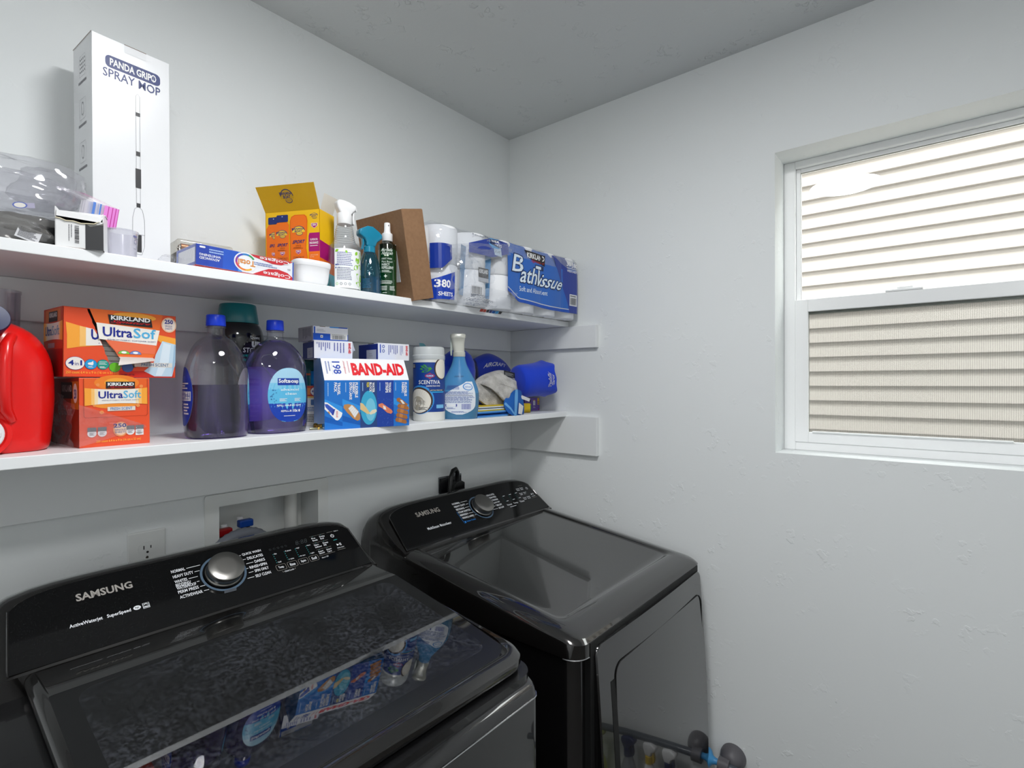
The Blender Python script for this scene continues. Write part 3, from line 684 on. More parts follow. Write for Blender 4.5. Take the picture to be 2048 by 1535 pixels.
# ------------------------------------------------------------------ crumpled clear bags
PLB = film('clear_bag_film', (250, 250, 252), .10, (238, 238, 242), .12, 1.45, .07, bump=(11, .7, .02))
def crumple(root, name, m, cx, cy, cz, rx, ry, rz, seed, amp=.35, nu=28, nv=16, ex=2.6):
    R = random.Random(seed); ph = [(R.uniform(1, 4), R.uniform(1, 5), R.uniform(0, 6.3), R.uniform(.3, 1)) for _ in range(7)]
    def f(u, v):
        th = 2 * pi * u; fi = -pi / 2 + pi * v; c = abs(cos(fi)) ** (2 / ex) * 1.0
        k = 1 + amp * .22 * sum(w_ * sin(a * th * 1.0 // 1 * 0 + round(a) * th + b_ * fi * 1.3 + p_) for a, b_, p_, w_ in ph) * cos(fi)
        k += amp * .10 * abs(sin(3 * th + 4 * fi)) - amp * .08 * abs(sin(5 * th - 3 * fi + 1))
        return Vector((cx + rx * k * Loft.sp(cos(th), ex) * c, cy + ry * k * Loft.sp(sin(th), ex) * c, cz + rz * (1 + (k - 1) * .6) * Loft.sp(sin(fi), ex)))
    return MB().grid(f, nu, nv).build(name, m, root, smooth=25, fix=False)
t = thing('zip_bags', 'crumpled clear zip-top bags with pink and blue seal strips', 'plastic bag', (-1.45, -.155, ZU + .012))
b1 = crumple(t, 'bag_film', PLB, -.025, .0, .100, .095, .06, .045, 4, .35)
crumple(t, 'bag_film', PLB, -.02, -.012, .088, .075, .045, .030, 9, .5)
crumple(t, 'bag_film', PLB, .02, .01, .105, .045, .04, .035, 14, .5)
PKM = pm('zip_pink', (214, 118, 200), .3); PKD = pm('zip_magenta', (180, 40, 140), .3); ZBL = pm('zip_blue', (60, 110, 190), .3); ZCL = film('zip_clear', (250, 248, 252), .35, (240, 238, 244), .08)
for i in range(3):
    o = Vector((.048 + .0025 * i, -.085 - .003 * i, .078)); U_ = Vector((.046, .004 - .002 * i, -.006)); V_ = Vector((-.006, -.003, -.036)); W_ = Vector((-.038, .05, .030))
    b = MB()
    for u0, u1, m in ((0, .22, ZCL), (.22, .30, ZBL), (.30, .42, ZCL), (.42, .47, ZBL), (.47, .56, ZCL), (.56, .67, PKM), (.67, .70, PKD), (.70, .79, PKM), (.79, .82, PKD), (.82, .89, PKM), (.89, .92, PKD), (.92, .98, PKM), (.98, 1.0, PKD)):
        b.add([o + U_ * u0, o + U_ * u1, o + U_ * u1 + V_, o + U_ * u0 + V_], [(0, 1, 2, 3)], m)
        if m is not ZBL: b.add([o + U_ * u0, o + U_ * u1, o + U_ * u1 * .92 + W_ * .9, o + U_ * u0 + W_], [(0, 1, 2, 3)], m if m is not PKM else ZCL)
    b.build('zip_strip', None, t, smooth=0, fix=False)
A = Art(); A.ell(0, 0, .009, .005, C(225, 222, 214), 1); A.ring(0, 0, .009, .005, .22, C(90, 106, 180), 2); A.rect(.006, -.004, .018, .004, C(170, 166, 190), 0); A.rect(-.055, -.012, -.03, -.006, C(70, 110, 200), 0)
A.build('bag_print', t, flat((-.025, -.062, .055), (.97, -.1, .16), (-.12, .0, .98)))
# dark pouch in front, half inside the bag
t = thing('foil_pouch', 'small dark silvery plastic pouch with a paper label at the shelf edge', 'pouch', (-1.475, -.235, ZU))
crumple(t, 'pouch_film', film('smoke_film', (190, 188, 186), .28, (150, 148, 146), .16, 1.5, .12, bump=(16, .8, .015)), .0, .0, .024, .046, .03, .024, 21, .4)
crumple(t, 'contents', pm('black_plastic', (20, 20, 22), .35), .028, .004, .018, .020, .018, .018, 25, .5)
b = MB().box(-.010, 0, 0, .018, .0006, .020, T=Matrix.Rotation(radians(18), 4, 'Y')); pl_ = b.build('paper_label', C(205, 205, 208), t, loc=(-.004, -.0335, .004), smooth=0)
A = Art(.026, .019); A.lines(.06, .1, .94, .9, 7, GREY); A.build('label_print', pl_, lambda u, v, dd: Matrix.Rotation(radians(18), 3, 'Y') @ Vector((-.009 + u, -dd, v + .0005)))

# ------------------------------------------------------------------ small torn white box
w, d, h = .0615, .085, .064
t = thing('small_carton', 'small torn-open white and black box with a barcode at the shelf edge', 'box', (-1.4119, -.2765, ZU), (0, 0, radians(-20.6)))
WB_ = C(238, 238, 238); TORN = C(236, 226, 196, .8); BOX_SHADE = C(14, 13, 13)
b = MB(); th = .0012
b.box(-w / 2, 0, 0, w / 2, d, th, WB_); b.box(-w / 2, 0, 0, -w / 2 + th, d, h, WB_); b.box(w / 2 - th, 0, 0, w / 2, d, h * .93, WB_); b.box(-w / 2, d - th, 0, w / 2, d, h, WB_)
b.box(-w / 2, .022, h - th, w / 2, d, h, WB_)
body_ = b.build('carton', None, t, smooth=0)
fr_ = [(-w / 2, .0), (w / 2, .0), (w / 2, .046), (.024, .047), (.019, .0425), (.008, .0410), (.002, .0405), (-.008, .043), (-.017, .0425), (-.024, .046), (-w / 2, .0465)]
b = MB().prism(fr_, 0, .0012, lambda p, q, a: Vector((p, a, q))); b.build('torn_front', WB_, t, smooth=0)
b = MB().add([(-w / 2 + .002, -.001, .058), (w / 2, -.001, .0535), (w / 2, .024, h), (-w / 2, .024, h), (-w / 2 + .002, -.002, .049), (w / 2 - .004, -.002, .045)], [(0, 1, 2, 3), (4, 5, 1, 0)]); b.build('torn_flap', WB_, t, smooth=0)
b = MB().add([(-w / 2 + .0015, .004, .003), (w / 2 - .0015, .004, .003), (w / 2 - .0015, .03, h - .003), (-w / 2 + .0015, .03, h - .003)], [(0, 1, 2, 3)]); b.build('box_shade_sheet', BOX_SHADE, t, smooth=0)  # dark sheet painted in for the shade inside the open box
b = MB().tube([(-w / 2 + .001, -.0012, .046), (-.024, -.0012, .0455), (-.017, -.0014, .0425), (-.008, -.0013, .043), (.002, -.0012, .0405), (.019, -.0012, .042), (.026, -.0012, .047)], .0009, 5); b.build('torn_edge', TORN, t)
A = Art(w, .046); A.rect(.62, 0, 1, .9, DK, 0); A.poly([(.62, .9), (1, .9), (1, .97), (.72, .80)], C(120, 120, 116), 1); A.barcode(.40, .18, .49, .80, DK, 1, vert=True); A.lines(.26, .2, .36, .82, 2, GREY, 1, fill=.3, vert=True); A.rect(0, 0, .62, .03, C(190, 180, 176), 1)
A.build('front_print', t, flat((-w / 2, 0, 0), (1, 0, 0), (0, 0, 1)))

# ------------------------------------------------------------------ measuring cup
t = thing('measuring_cup', 'small frosted plastic measuring cup beside the torn white box', 'cup', (-1.347, -.243, ZU))
CUPM = film('frosted_plastic', (244, 244, 248), .28, (232, 232, 240), .09, 1.45, .15)
MB().lathe([(.0185, .0006), (.021, .002), (.0235, .046), (.0245, .0465), (.0245, .048), (.023, .048), (.0205, .004), (.001, .003)], 30).build('cup_wall', CUPM, t)
Lc = Loft([(0, .0195, .0195, 2), (.05, .0240, .0240, 2)]); A = Art()
for i in range(4): A.rect(0, .008 + i * .009, .007 + .003 * (i % 2), .009 + i * .009, C(110, 112, 130), 0, nu=3)
A.ring(.004, .03, .004, .004, .2, C(120, 122, 150)); A.rect(-.002, .037, .006, .040, C(110, 114, 160), 0, nu=3)
A.build('scale_print', t, Lc.wrap(radians(-55), 0, .022))

# ------------------------------------------------------------------ toothpaste multipack
w, d, h = .191, .098, .0391
t = thing('toothpaste_pack', 'shrink-wrapped toothpaste cartons in blue, white and red with upside-down lettering', 'toothpaste', (-1.1434, -.2681, 1.7000), (0, radians(1.2), 0))
TBLUE = C(20, 84, 196); TBL2 = C(12, 58, 168); TRED = C(206, 26, 40); TW = C(242, 243, 245)
cb = carton(t, w, d, h, pm('toothpaste_board', (240, 241, 244), .3, coat=.5)); F = faces(w, d, h)
A = Art(w, h); A.rect(0, 0, .40, 1, TBLUE, 0); A.rect(0, 0, .12, 1, TBL2, 1); A.rect(.12, 0, .25, 1, C(14, 66, 178), 1)
A.poly([(.40, 0), (.40, 1), (.46, 1), (.43, .6), (.44, 0)], C(70, 150, 226), 0)
A.poly([(.55, 0), (1, 0), (1, .12), (.93, .36), (.83, .46), (.72, .40), (.63, .2)], TRED, 1); A.poly([(.46, 1), (.99, 1), (.93, .86), (.86, .72), (.76, .70), (.62, .84)], TRED, 1)
A.rect(.988, 0, 1, 1, TBLUE, 3)
ringcols = [C(240, 180, 40), C(236, 130, 40), C(214, 70, 90), C(150, 60, 150), C(70, 80, 190), C(30, 130, 200), C(40, 160, 90)]
A.ell(.475, .53, .118, .50, TW, 2, n=40)
for i, m in enumerate(ringcols): A.ring(.475, .53, .105, .44, .2, m, 4, n=8, a0=radians(-50) - radians(280) * (i + 1) / 7, a1=radians(-50) - radians(280) * i / 7)
A.text('Total', .40, .36, .575, .66, C(226, 138, 30), 5, rot=2, bold=.02); A.text('Colgate', .66, .05, .965, .30, WHITE, 4, rot=2, bold=.012); A.text('Colgate', .62, .80, .95, 1.02, WHITE, 4, rot=2, bold=.012)
A.text('ADVANCED', .03, .30, .22, .42, WHITE, 3, rot=2, bold=.02); A.text('WHITENING', .03, .46, .23, .58, WHITE, 3, rot=2, bold=.02)
A.lines(.12, .64, .26, .88, 2, C(170, 200, 240), 3, ragged=.02); A.lines(.56, .48, .83, .66, 2, C(120, 140, 190), 3); A.rr(.03, .84, .085, .93, .02, WHITE, 3); A.text('ADA', .93, .5, .965, .6, GREY, 3, rot=2)
A.build('front_print', cb, F['front'])
A = Art(d, h); A.rect(0, .86, 1, 1, C(40, 74, 180), 0); A.rect(0, 0, 1, .14, C(52, 70, 170), 0); A.rect(0, .14, .1, .86, TBLUE, 0); A.rect(.97, 0, 1, 1, TBL2, 1)
for i in range(9): A.line([(.15 + i * .08, .2), (.2 + i * .085, .5), (.15 + i * .08, .82)], .0009, C(205, 208, 214), 0)
A.build('end_print', cb, F['left'])
b = MB().box(-w / 2, .001, -.002, w / 2 - .01, d - .01, -.0002); b.build('bottom_carton', TRED, t, smooth=0)
SHR = film('shrink_wrap', (254, 254, 255), .02, (240, 242, 246), .05, 1.45, .05, bump=(60, .35, .003))
MB().box(-w / 2 - .0012, -.0016, -.0024, w / 2 + .001, d + .001, h + .0012).build('shrink_wrap', SHR, t, smooth=0, bevel=.002)
crumple(t, 'wrap_tail', SHR, -w / 2 - .018, d - .01, .012, .02, .016, .012, 31, .9)

# ------------------------------------------------------------------ battery packs
COP = pm('battery_copper', (176, 112, 78), .3, .6); BBK = pm('battery_black', (30, 29, 30), .3); BST = pm('battery_steel', (190, 186, 180), .3, 1)
BLI = film('blister_plastic', (250, 249, 246), .10, (226, 222, 214), .10, 1.45, .08)
for k, (bx, by, yw, lab, n) in enumerate(((-1.172, -.112, -4, 'clear battery blister pack lying behind the toothpaste, the left one', 5), (-1.082, -.110, -6, 'clear battery blister pack against the sunscreen carton, the right one', 3))):
    t = thing('battery_pack', lab, 'batteries', (bx, by, ZU), radians(yw), 'battery packs'); hw = .050 if k == 0 else .036
    MB().box(-hw, -.03, 0, hw, .03, .056).build('backing_card', pm('battery_card', (96, 84, 78), .5), t, smooth=0, bevel=.001)
    MB().box(-hw - .004, -.033, .0, hw + .004, .033, .080 - .006 * k).build('blister', BLI, t, smooth=30, bevel=.006, seg=3)
    for r in range(2):
        for i in range(2):
            y = -.022 + .0155 * i; z = .0645 - .014 * r; L0 = -hw + .004 + .012 * r
            q = Matrix.Rotation(pi / 2, 3, 'Y')
            bt = MB(); e = min(.048, 2 * hw - .02)
            bt.lathe([(.0070, .001), (.0072, .002), (.0072, .014)], 16, m=COP, T=q); bt.lathe([(.0072, .014), (.0072, e), (.006, e + .0005)], 16, m=BBK, T=q); bt.lathe([(.0026, -.001), (.0026, .001), (.007, .001)], 12, m=BST, T=q)
            bo_ = bt.build('battery', None, t, loc=(L0, y, z), fix=False)
            if i == 0:
                A = Art(); A.text('DURACELL', .018, -.003, .018 + .026, .003, WHITE, 0, rot=2, bold=.02); A.build('battery_print', bo_, lambda u, v, dd: Vector((u, -sqrt(max(0, (.0073 + dd) ** 2 - v * v)), v)))

# ------------------------------------------------------------------ sunscreen carton
w, d, h = .1463, .0626, .1938
t = thing('sunscreen_carton', 'open yellow sunscreen carton with orange bottles printed on it and its lid up', 'box', (-.9816, -.1405, ZU), radians(-62.9))
YEL = pm('sunscreen_yellow', (244, 192, 24), .35); MAG = C(170, 14, 110); ORG = C(243, 116, 24); LBL = C(104, 200, 214); SUNN = C(34, 48, 110); YD = C(206, 162, 16); INS = C(232, 226, 214)
b = MB(); th = .0012
b.box(-w / 2, 0, 0, w / 2, th, h, YEL); b.box(w / 2 - th, 0, 0, w / 2, d, h, YEL); b.box(-w / 2, 0, 0, -w / 2 + th, d, h, YEL); b.box(-w / 2, d - th, 0, w / 2, d, h, YEL); b.box(-w / 2, 0, 0, w / 2, d, th, YEL)
cb = b.build('carton', None, t, smooth=0); F = faces(w, d, h)
def bboat(A, cx, cy, r, sq, l, dome):
    A.ell(cx, cy, r, r * sq, SUNN, l, n=20, a0=0, a1=pi); A.ell(cx, cy, r * .9, r * .88 * sq, dome, l + 1, n=20, a0=0, a1=pi); A.rect(cx - r, cy - .28 * r * sq, cx + r, cy + .02 * r * sq, dome, l + 1)
    A.text('BANANA', cx - r * 1.05, cy + r * sq * .22, cx + r * .98, cy + r * sq * .62, SUNN, l + 2, bold=.03); A.text('BOAT', cx - r * .6, cy - r * sq * .26, cx + r * .55, cy + r * sq * .16, SUNN, l + 2, bold=.03)
    A.ell(cx + r * .15, cy - r * sq * .55, r * .55, r * sq * .36, SUNN, l, n=16); A.ell(cx + r * .15, cy - r * sq * .53, r * .48, r * sq * .29, dome, l + 1, n=16)
    for k in (-.25, 0, .25): A.line([(cx + r * (k - .1), cy - r * sq * .68), (cx + r * (k + .3), cy - r * sq * .38)], .0005, SUNN, l + 2)
def shield(A, cx, cy, r, sq, l):
    for k, m in ((1.0, WHITE), (.86, MAG)): A.poly([(cx - r * k, cy + r * sq * k), (cx + r * k, cy + r * sq * k), (cx + r * k, cy - r * sq * .2 * k), (cx, cy - r * sq * 1.15 * k), (cx - r * k, cy - r * sq * .2 * k)], m, l + (k < 1))
    A.text('50', cx - r * .6, cy - r * sq * .2, cx + r * .55, cy + r * sq * .65, WHITE, l + 2, bold=.03)
A = Art(w, h); sq = w / h
A.poly([(.805, .285), (1, .285), (1, .61), (.815, .61), (.80, .56), (.80, .32)], MAG, 0); A.rect(.80, .0011, 1, .285, ORG, 0); A.rect(.80, 0, 1, .002, LBL, 0); A.rect(0, 0, .80, .02, ORG, 0)
def canp(x0, x1, top, l, clip=None):
    c_ = (x0 + x1) / 2; wd = x1 - x0
    A.poly([(x0, 0), (x1, 0), (x1, top - .18), (x1 - wd * .12, top - .13), (x0 + wd * .18, top - .13), (x0, top - .2)], ORG, l)
    A.rr(x0 + wd * .14, top - .125, x1 - wd * .06, top, .02, SUNN, l + 1); A.ell(c_ + .01, top - .03, .012, .012 * sq, C(170, 190, 230), l + 2, n=10)
canp(.02, .27, .93, 1); bboat(A, .165, .60, .085, sq, 3, C(240, 200, 70)); A.text('SPORT', .085, .40, .25, .455, SUNN, 5, bold=.03, slant=.1); shield(A, .16, .275, .04, sq, 4)
canp(.18, .445, .955, 8); bboat(A, .315, .615, .10, sq, 10, C(240, 200, 70)); A.text('SPORT', .235, .40, .42, .455, SUNN, 12, bold=.03, slant=.1); A.text('ultra', .285, .36, .37, .39, C(150, 80, 30), 12); A.lines(.24, .32, .41, .345, 2, C(160, 80, 30), 12); shield(A, .325, .275, .042, sq, 11); A.text('CLINICALLY', .24, .17, .42, .205, C(110, 60, 50), 12); A.text('PROVEN', .25, .12, .40, .155, C(60, 40, 110), 12, bold=.02)
A.poly([(.475, 0), (.78, 0), (.785, .2), (.76, .35), (.775, .6), (.785, .82), (.77, .90), (.73, .935), (.55, .94), (.49, .91), (.465, .84), (.47, .3)], C(226, 100, 14), 9); A.poly([(.485, 0), (.77, 0), (.772, .2), (.748, .35), (.763, .6), (.772, .82), (.755, .89), (.72, .922), (.555, .926), (.503, .90), (.478, .84), (.482, .3)], ORG, 10)
bboat(A, .625, .655, .115, sq, 12, C(244, 206, 60)); A.text('SPORT', .52, .435, .735, .495, SUNN, 14, bold=.03, slant=.1); A.text('ultra', .575, .385, .67, .42, C(150, 80, 30), 14); A.lines(.53, .345, .72, .375, 2, C(160, 80, 30), 14); shield(A, .622, .285, .045, sq, 13); A.text('CLINICALLY', .53, .17, .72, .21, C(110, 60, 50), 14); A.text('PROVEN', .54, .12, .70, .155, C(60, 40, 110), 14, bold=.02)
bboat(A, .90, .90, .07, sq, 1, YEL); shield(A, .905, .735, .055, sq, 1); A.text('SUPERIOR', .83, .475, .965, .51, WHITE, 1, bold=.01); A.text('ENDURANCE', .82, .415, .975, .455, WHITE, 1, bold=.02); A.lines(.825, .375, .97, .395, 1, WHITE, 1, ragged=.01); A.text('LASTS AS LONG\nAS YOU', .83, .18, .97, .235, C(250, 210, 170), 1)
A.p = [([(u, h * (.285 + .703 * v / h) if v > .001 else 0) for u, v in vs], fs, m, l) for vs, fs, m, l in A.p]
A.build('front_print', cb, F['front'])
A = Art(d, h); A.poly([(0, .275), (0, .545), (1, .62 - .12), (1, .62 - .38)], MAG, 0); A.poly([(0, .09), (0, .275), (1, .24), (1, .0)], ORG, 0); A.poly([(0, 0), (0, .09), (1, .0), (1, 0)], LBL, 0); A.poly([(0, 0), (0, .10), (1, .06), (1, 0)], LBL, 1)
A.p = [([(u, h * (.19 + .80 * v / h) if v > .001 else 0) for u, v in vs], fs, m, l) for vs, fs, m, l in A.p]
A.build('side_print', cb, F['right'])
# lid raised, leaning outward; inner flap at the side
o = Vector((-w / 2, -.0004, h)); V_ = Vector((0, -.030, .052)); U_ = Vector((1, 0, 0)); q = MB().add([o, o + U_ * w, o + U_ * w + V_ + U_ * .004, o + V_ - U_ * .004, o + Vector((0, .001, 0)), o + U_ * w + Vector((0, .001, 0)), o + U_ * w + V_ + U_ * .004 + Vector((0, .001, 0)), o + V_ - U_ * .004 + Vector((0, .001, 0))], [(0, 1, 2, 3), (7, 6, 5, 4), (0, 4, 5, 1), (1, 5, 6, 2), (2, 6, 7, 3), (3, 7, 4, 0)]); lf = q.build('lid_flap', pm('sunscreen_lid', (222, 172, 14), .35), t, smooth=0)
A = Art(w, V_.length); bboat(A, .49, .56, .115, w / V_.length, 0, YD); A.build('lid_print', lf, flat(o, U_, V_))
b = MB().add([(w / 2 - .001, .004, h), (w / 2 - .001, d - .004, h), (w / 2 + .012, d - .003, h + .040), (w / 2 + .010, .004, h + .038)], [(0, 1, 2, 3)]); b.build('inner_flap', INS, t, smooth=0)

# ------------------------------------------------------------------ white scoop cup
t = thing('white_tub', 'small glossy white oval plastic tub in front of the sunscreen carton', 'tub', (-.990, -.236, ZU + .001), (radians(0), radians(2), radians(-8)))
S_ = Loft(smoothsecs([(0, .027, .020, 3), (.003, .033, .026, 3), (.012, .0365, .029, 3), (.040, .039, .031, 3), (.0405, .0405, .0325, 3), (.052, .0408, .0328, 3), (.054, .0395, .0315, 3)], 2))
MB().loft(S_.rings(40)).build('tub_body', pm('white_plastic', (240, 240, 242), .25), t, smooth=40)

# ------------------------------------------------------------------ spray bottles
def trig_head(root, m, x0, x1, z0, z1, thick, prof, name='spray_head'):
    return MB().prism(prof, -thick / 2, thick / 2, lambda p, q, a: Vector((p, a, q))).build(name, m, root, smooth=30, bevel=thick * .22, seg=3)
CLR = film('clear_pet', (246, 247, 248), .03, (230, 232, 235), .09, 1.5, .03)
t = thing('mint_spray_bottle', 'clear spray bottle with white trigger and mint leaf label', 'spray bottle', (-.9015, -.236, ZU), radians(-8))
secs = smoothsecs([(0, .034, .034, 2), (.003, .0362, .0362, 2), (.097, .0362, .0362, 2), (.108, .033, .033, 2), (.122, .024, .024, 2), (.145, .0205, .0205, 2), (.156, .0185, .0185, 2), (.16, .0145, .0145, 2), (.167, .0135, .0135, 2)], 3)
bl = Loft(secs); MB().loft(bl.rings(36)).build('bottle', CLR, t, smooth=50)
for i in range(7): MB().tube([bl.pt(2 * pi * k / 36, .122 + i * .005, .0003) for k in range(37)], .0006, 4).build('neck_rib', CLR, t) if i < 6 else None
A = Art(); Wl = .036 * 2.5; GR1 = C(140, 200, 40); GR2 = C(176, 222, 90)
A.rect(0, .004, Wl, .096, C(240, 242, 244), 0, nu=30, nv=4)
A.lines(.006, .055, .044, .088, 8, C(120, 124, 170), 2, seed=4); A.lines(.006, .022, .044, .052, 8, C(120, 124, 150), 2, seed=5, ragged=.2); A.rect(.002, .056, .010, .059, C(50, 70, 160), 3); A.rect(.002, .049, .012, .052, C(50, 70, 160), 3)
for i in range(4): A.ring(.006 + i * .0095, .013, .003, .003, .3, (GR1, DK, GREY, GREY)[i], 2, n=12)
def leaf(A, x, y, L_, a, m, l, wd=.32):
    P = [(x + L_ * (t_ * cos(a) - s_ * wd * sin(pi * t_) * sin(a)), y + L_ * (t_ * sin(a) + s_ * wd * sin(pi * t_) * cos(a))) for s_, ts in ((1, range(0, 7)), (-1, range(5, 0, -1))) for t_ in [q / 6 for q in ts]]
    A.poly(P, m, l); A.line([(x, y), (x + L_ * .9 * cos(a), y + L_ * .9 * sin(a))], .0004, GR2, l + 1)
for x, y, L_, a in ((.056, .092, .012, -2.2), (.066, .094, .020, -1.3), (.058, .063, .016, 2.0), (.060, .062, .018, -.5), (.058, .060, .018, -2.4), (.062, .078, .015, -1.9), (.052, .040, .024, -.7), (.066, .020, .022, 1.2), (.064, .018, .022, -.9), (.050, .018, .02, -.2), (.010, .093, .010, -2.6), (.026, .092, .008, -1.2), (.072, .05, .018, -.9)): leaf(A, x, y, L_, a, GR1, 2)
A.build('label', t, bl.wrap(radians(-152), 0, .036), step=.00008)
W_P = pm('white_sprayer', (238, 238, 238), .35)
cb = MB(); cb.lathe([(.0165, .160), (.0172, .1615), (.0172, .1835), (.0160, .186)], 40); co = cb.build('collar', W_P, t, smooth=30)
trig_head(t, W_P, 0, 0, 0, 0, .022, [(-.014, .184), (.014, .184), (.020, .192), (.026, .197), (.028, .205), (.024, .209), (.010, .214), (-.004, .2165), (-.016, .2165), (-.022, .210), (-.020, .198), (-.016, .19)])
MB().prism([(.020, .196), (.0235, .196), (.0225, .18), (.0245, .165), (.0225, .162), (.0195, .165), (.019, .18)], -.006, .006, lambda p, q, a: Vector((p, a, q))).build('trigger', W_P, t, smooth=30, bevel=.0012)
MB().box(.0275, -.004, .197, .0305, .004, .205).build('nozzle', W_P, t, smooth=0, bevel=.001)

TEAL = pm('teal_translucent', (10, 150, 184), .12, trans=.75, ior=1.35); TEAL2 = pm('teal_plastic', (18, 140, 176), .22, coat=.4, trans=.2)
t = thing('teal_spray_bottle', 'translucent teal spray bottle between two other spray bottles', 'spray bottle', (-.8360, -.243, ZU), radians(-10))
secs = smoothsecs([(0, .026, .026, 2), (.003, .0285, .0285, 2), (.035, .0288, .0288, 2), (.07, .0255, .0255, 2), (.10, .0165, .0165, 2), (.104, .0135, .0135, 2)], 4); bl = Loft(secs)
MB().loft(bl.rings(32)).build('bottle', film('teal_film', (60, 178, 204), .10, (20, 140, 170), .12, 1.5, .05), t, smooth=50)
MB().loft(bl.rings(32, off=-.0012, z0=.002, z1=.042)).build('liquid', pm('teal_liquid', (20, 150, 190), .05, trans=.9, ior=1.33), t, smooth=50)
A = Art(); A.lines(.0, .012, .022, .036, 5, C(10, 84, 120), 0, seed=8, fill=.6)
for i in range(26): A.ell(.012 + .014 * random.random(), .045 + .045 * random.random(), .0006, .0006, C(150, 220, 235), 0, n=6)
A.build('label_print', t, bl.wrap(radians(-150), 0, .028))
MB().lathe([(.0132, .103), (.0145, .104), (.0145, .117), (.012, .12)], 32).build('collar', TEAL2, t, smooth=30)
trig_head(t, TEAL2, 0, 0, 0, 0, .024, [(-.012, .118), (.012, .118), (.016, .130), (.030, .141), (.031, .150), (.022, .158), (.006, .168), (-.008, .168), (-.027, .158), (-.030, .156), (-.030, .144), (-.016, .136), (-.012, .128)])
MB().prism([(-.016, .140), (-.020, .140), (-.019, .125), (-.022, .110), (-.0185, .109), (-.015, .125)], -.005, .005, lambda p, q, a: Vector((p, a, q))).build('trigger', TEAL2, t, smooth=30, bevel=.001)

t = thing('repellent_bottle', 'dark green insect repellent bottle with a white pump sprayer', 'spray bottle', (-.7862, -.2495, ZU), radians(-12))
secs = smoothsecs([(0, .020, .020, 2), (.002, .0225, .0225, 2), (.118, .0225, .0225, 2), (.130, .0205, .0205, 2), (.138, .0135, .0135, 2), (.142, .0105, .0105, 2)], 3); bl = Loft(secs)
MB().loft(bl.rings(36)).build('bottle', pm('green_bottle', (8, 62, 26), .1, coat=.6, trans=.25, ior=1.4), t, smooth=50)
MB().loft(bl.rings(36, off=.0003, z0=.118, z1=.1415), None, False, False).build('shoulder', film('olive_film', (70, 70, 30), .4, (30, 36, 14), .12, 1.5, .05), t, smooth=50)
A = Art(); WP2 = C(214, 222, 214); Z0 = .0
A.text('Murdelle', -.016, .111, .012, .119, WP2, 0, slant=.15, bold=.01); A.text('Naturals', -.015, .103, .013, .111, WP2, 0, slant=.15, bold=.01); leaf(A, -.004, .1, .007, .3, WP2, 0); leaf(A, -.004, .1, .006, 2.8, WP2, 0)
A.text('DEET FREE', -.016, .091, .010, .0945, WP2, 0, bold=.01); A.line([(-.018, .0895), (.018, .0895)], .0004, WP2); A.text('Plant Based', -.016, .083, .011, .0875, WP2, 0); A.text('INSECT', -.016, .075, .004, .081, WP2, 0, bold=.025); A.text('REPELLENT', -.016, .067, .014, .0735, WP2, 0, bold=.025); A.lines(-.016, .058, .010, .0645, 2, WP2, 0)
A.ell(-.006, .049, .0045, .0014, WP2, 0, n=10); A.ell(-.006, .049, .0014, .0045, WP2, 0, n=10); A.line([(-.016, .0405), (.018, .0405)], .0004, WP2); A.lines(-.016, .029, .012, .0385, 3, WP2, 0, seed=11); A.lines(-.016, .013, .0, .025, 4, WP2, 0, seed=12); A.lines(.004, .013, .02, .025, 4, WP2, 0, seed=13); A.lines(-.014, .006, -.002, .009, 1, WP2, 0)
A.build('label_print', t, bl.wrap(radians(-112), 0, .0225))
MB().lathe([(.0128, .1405), (.0134, .1415), (.0134, .159), (.0122, .1605), (.009, .161), (.0085, .1665), (.0078, .168), (.0075, .186), (.0068, .1875), (.001, .188)], 32).build('pump_sprayer', W_P, t, smooth=35)
MB().lathe([(.0015, 0), (.0015, .001)], 12, T=Matrix.Rotation(pi / 2, 3, 'X')).build('nozzle', GREY, t, loc=(0, -.0075, .180))

# ------------------------------------------------------------------ leaning cardboard box
w, d, h = .2229, .0641, .2267
t = thing('cardboard_box', 'flat brown cardboard box leaning between the spray bottles and tissue pack', 'box', (-.7232, -.1786, 1.6985), (radians(12.6), radians(5.1), radians(-96.08)))
KRAFT = pm('kraft_board', (143, 108, 78), .75, noise=(120, (126, 94, 66), .5), bump=(200, .1, .0005))
carton(t, w, d, h, KRAFT, 'carton', .0015)
MB().box(-w / 2 - .0006, -.0012, -.0006, w / 2 + .0006, 0, h + .0006).build('front_panel', KRAFT, t, smooth=0, bevel=.0005)
MB().box(-w / 2 + .001, d * .02, h, w / 2 - .001, d * .98, h + .0011).build('tuck_flap', KRAFT, t, smooth=0, bevel=.0005)
o = MB().box(.018, -.0020, .05, .066, -.0013, .145).build('shipping_label', C(198, 204, 210), t, smooth=0, bevel=.0002)
A = Art(.048, .095); A.barcode(.62, .35, .74, .95, DK, 0, vert=True, seed=6); A.lines(.1, .1, .5, .9, 4, GREY, 0, vert=True, fill=.2); A.build('label_print', o, flat((.018, -.0021, .05), (1, 0, 0), (0, 0, 1)))

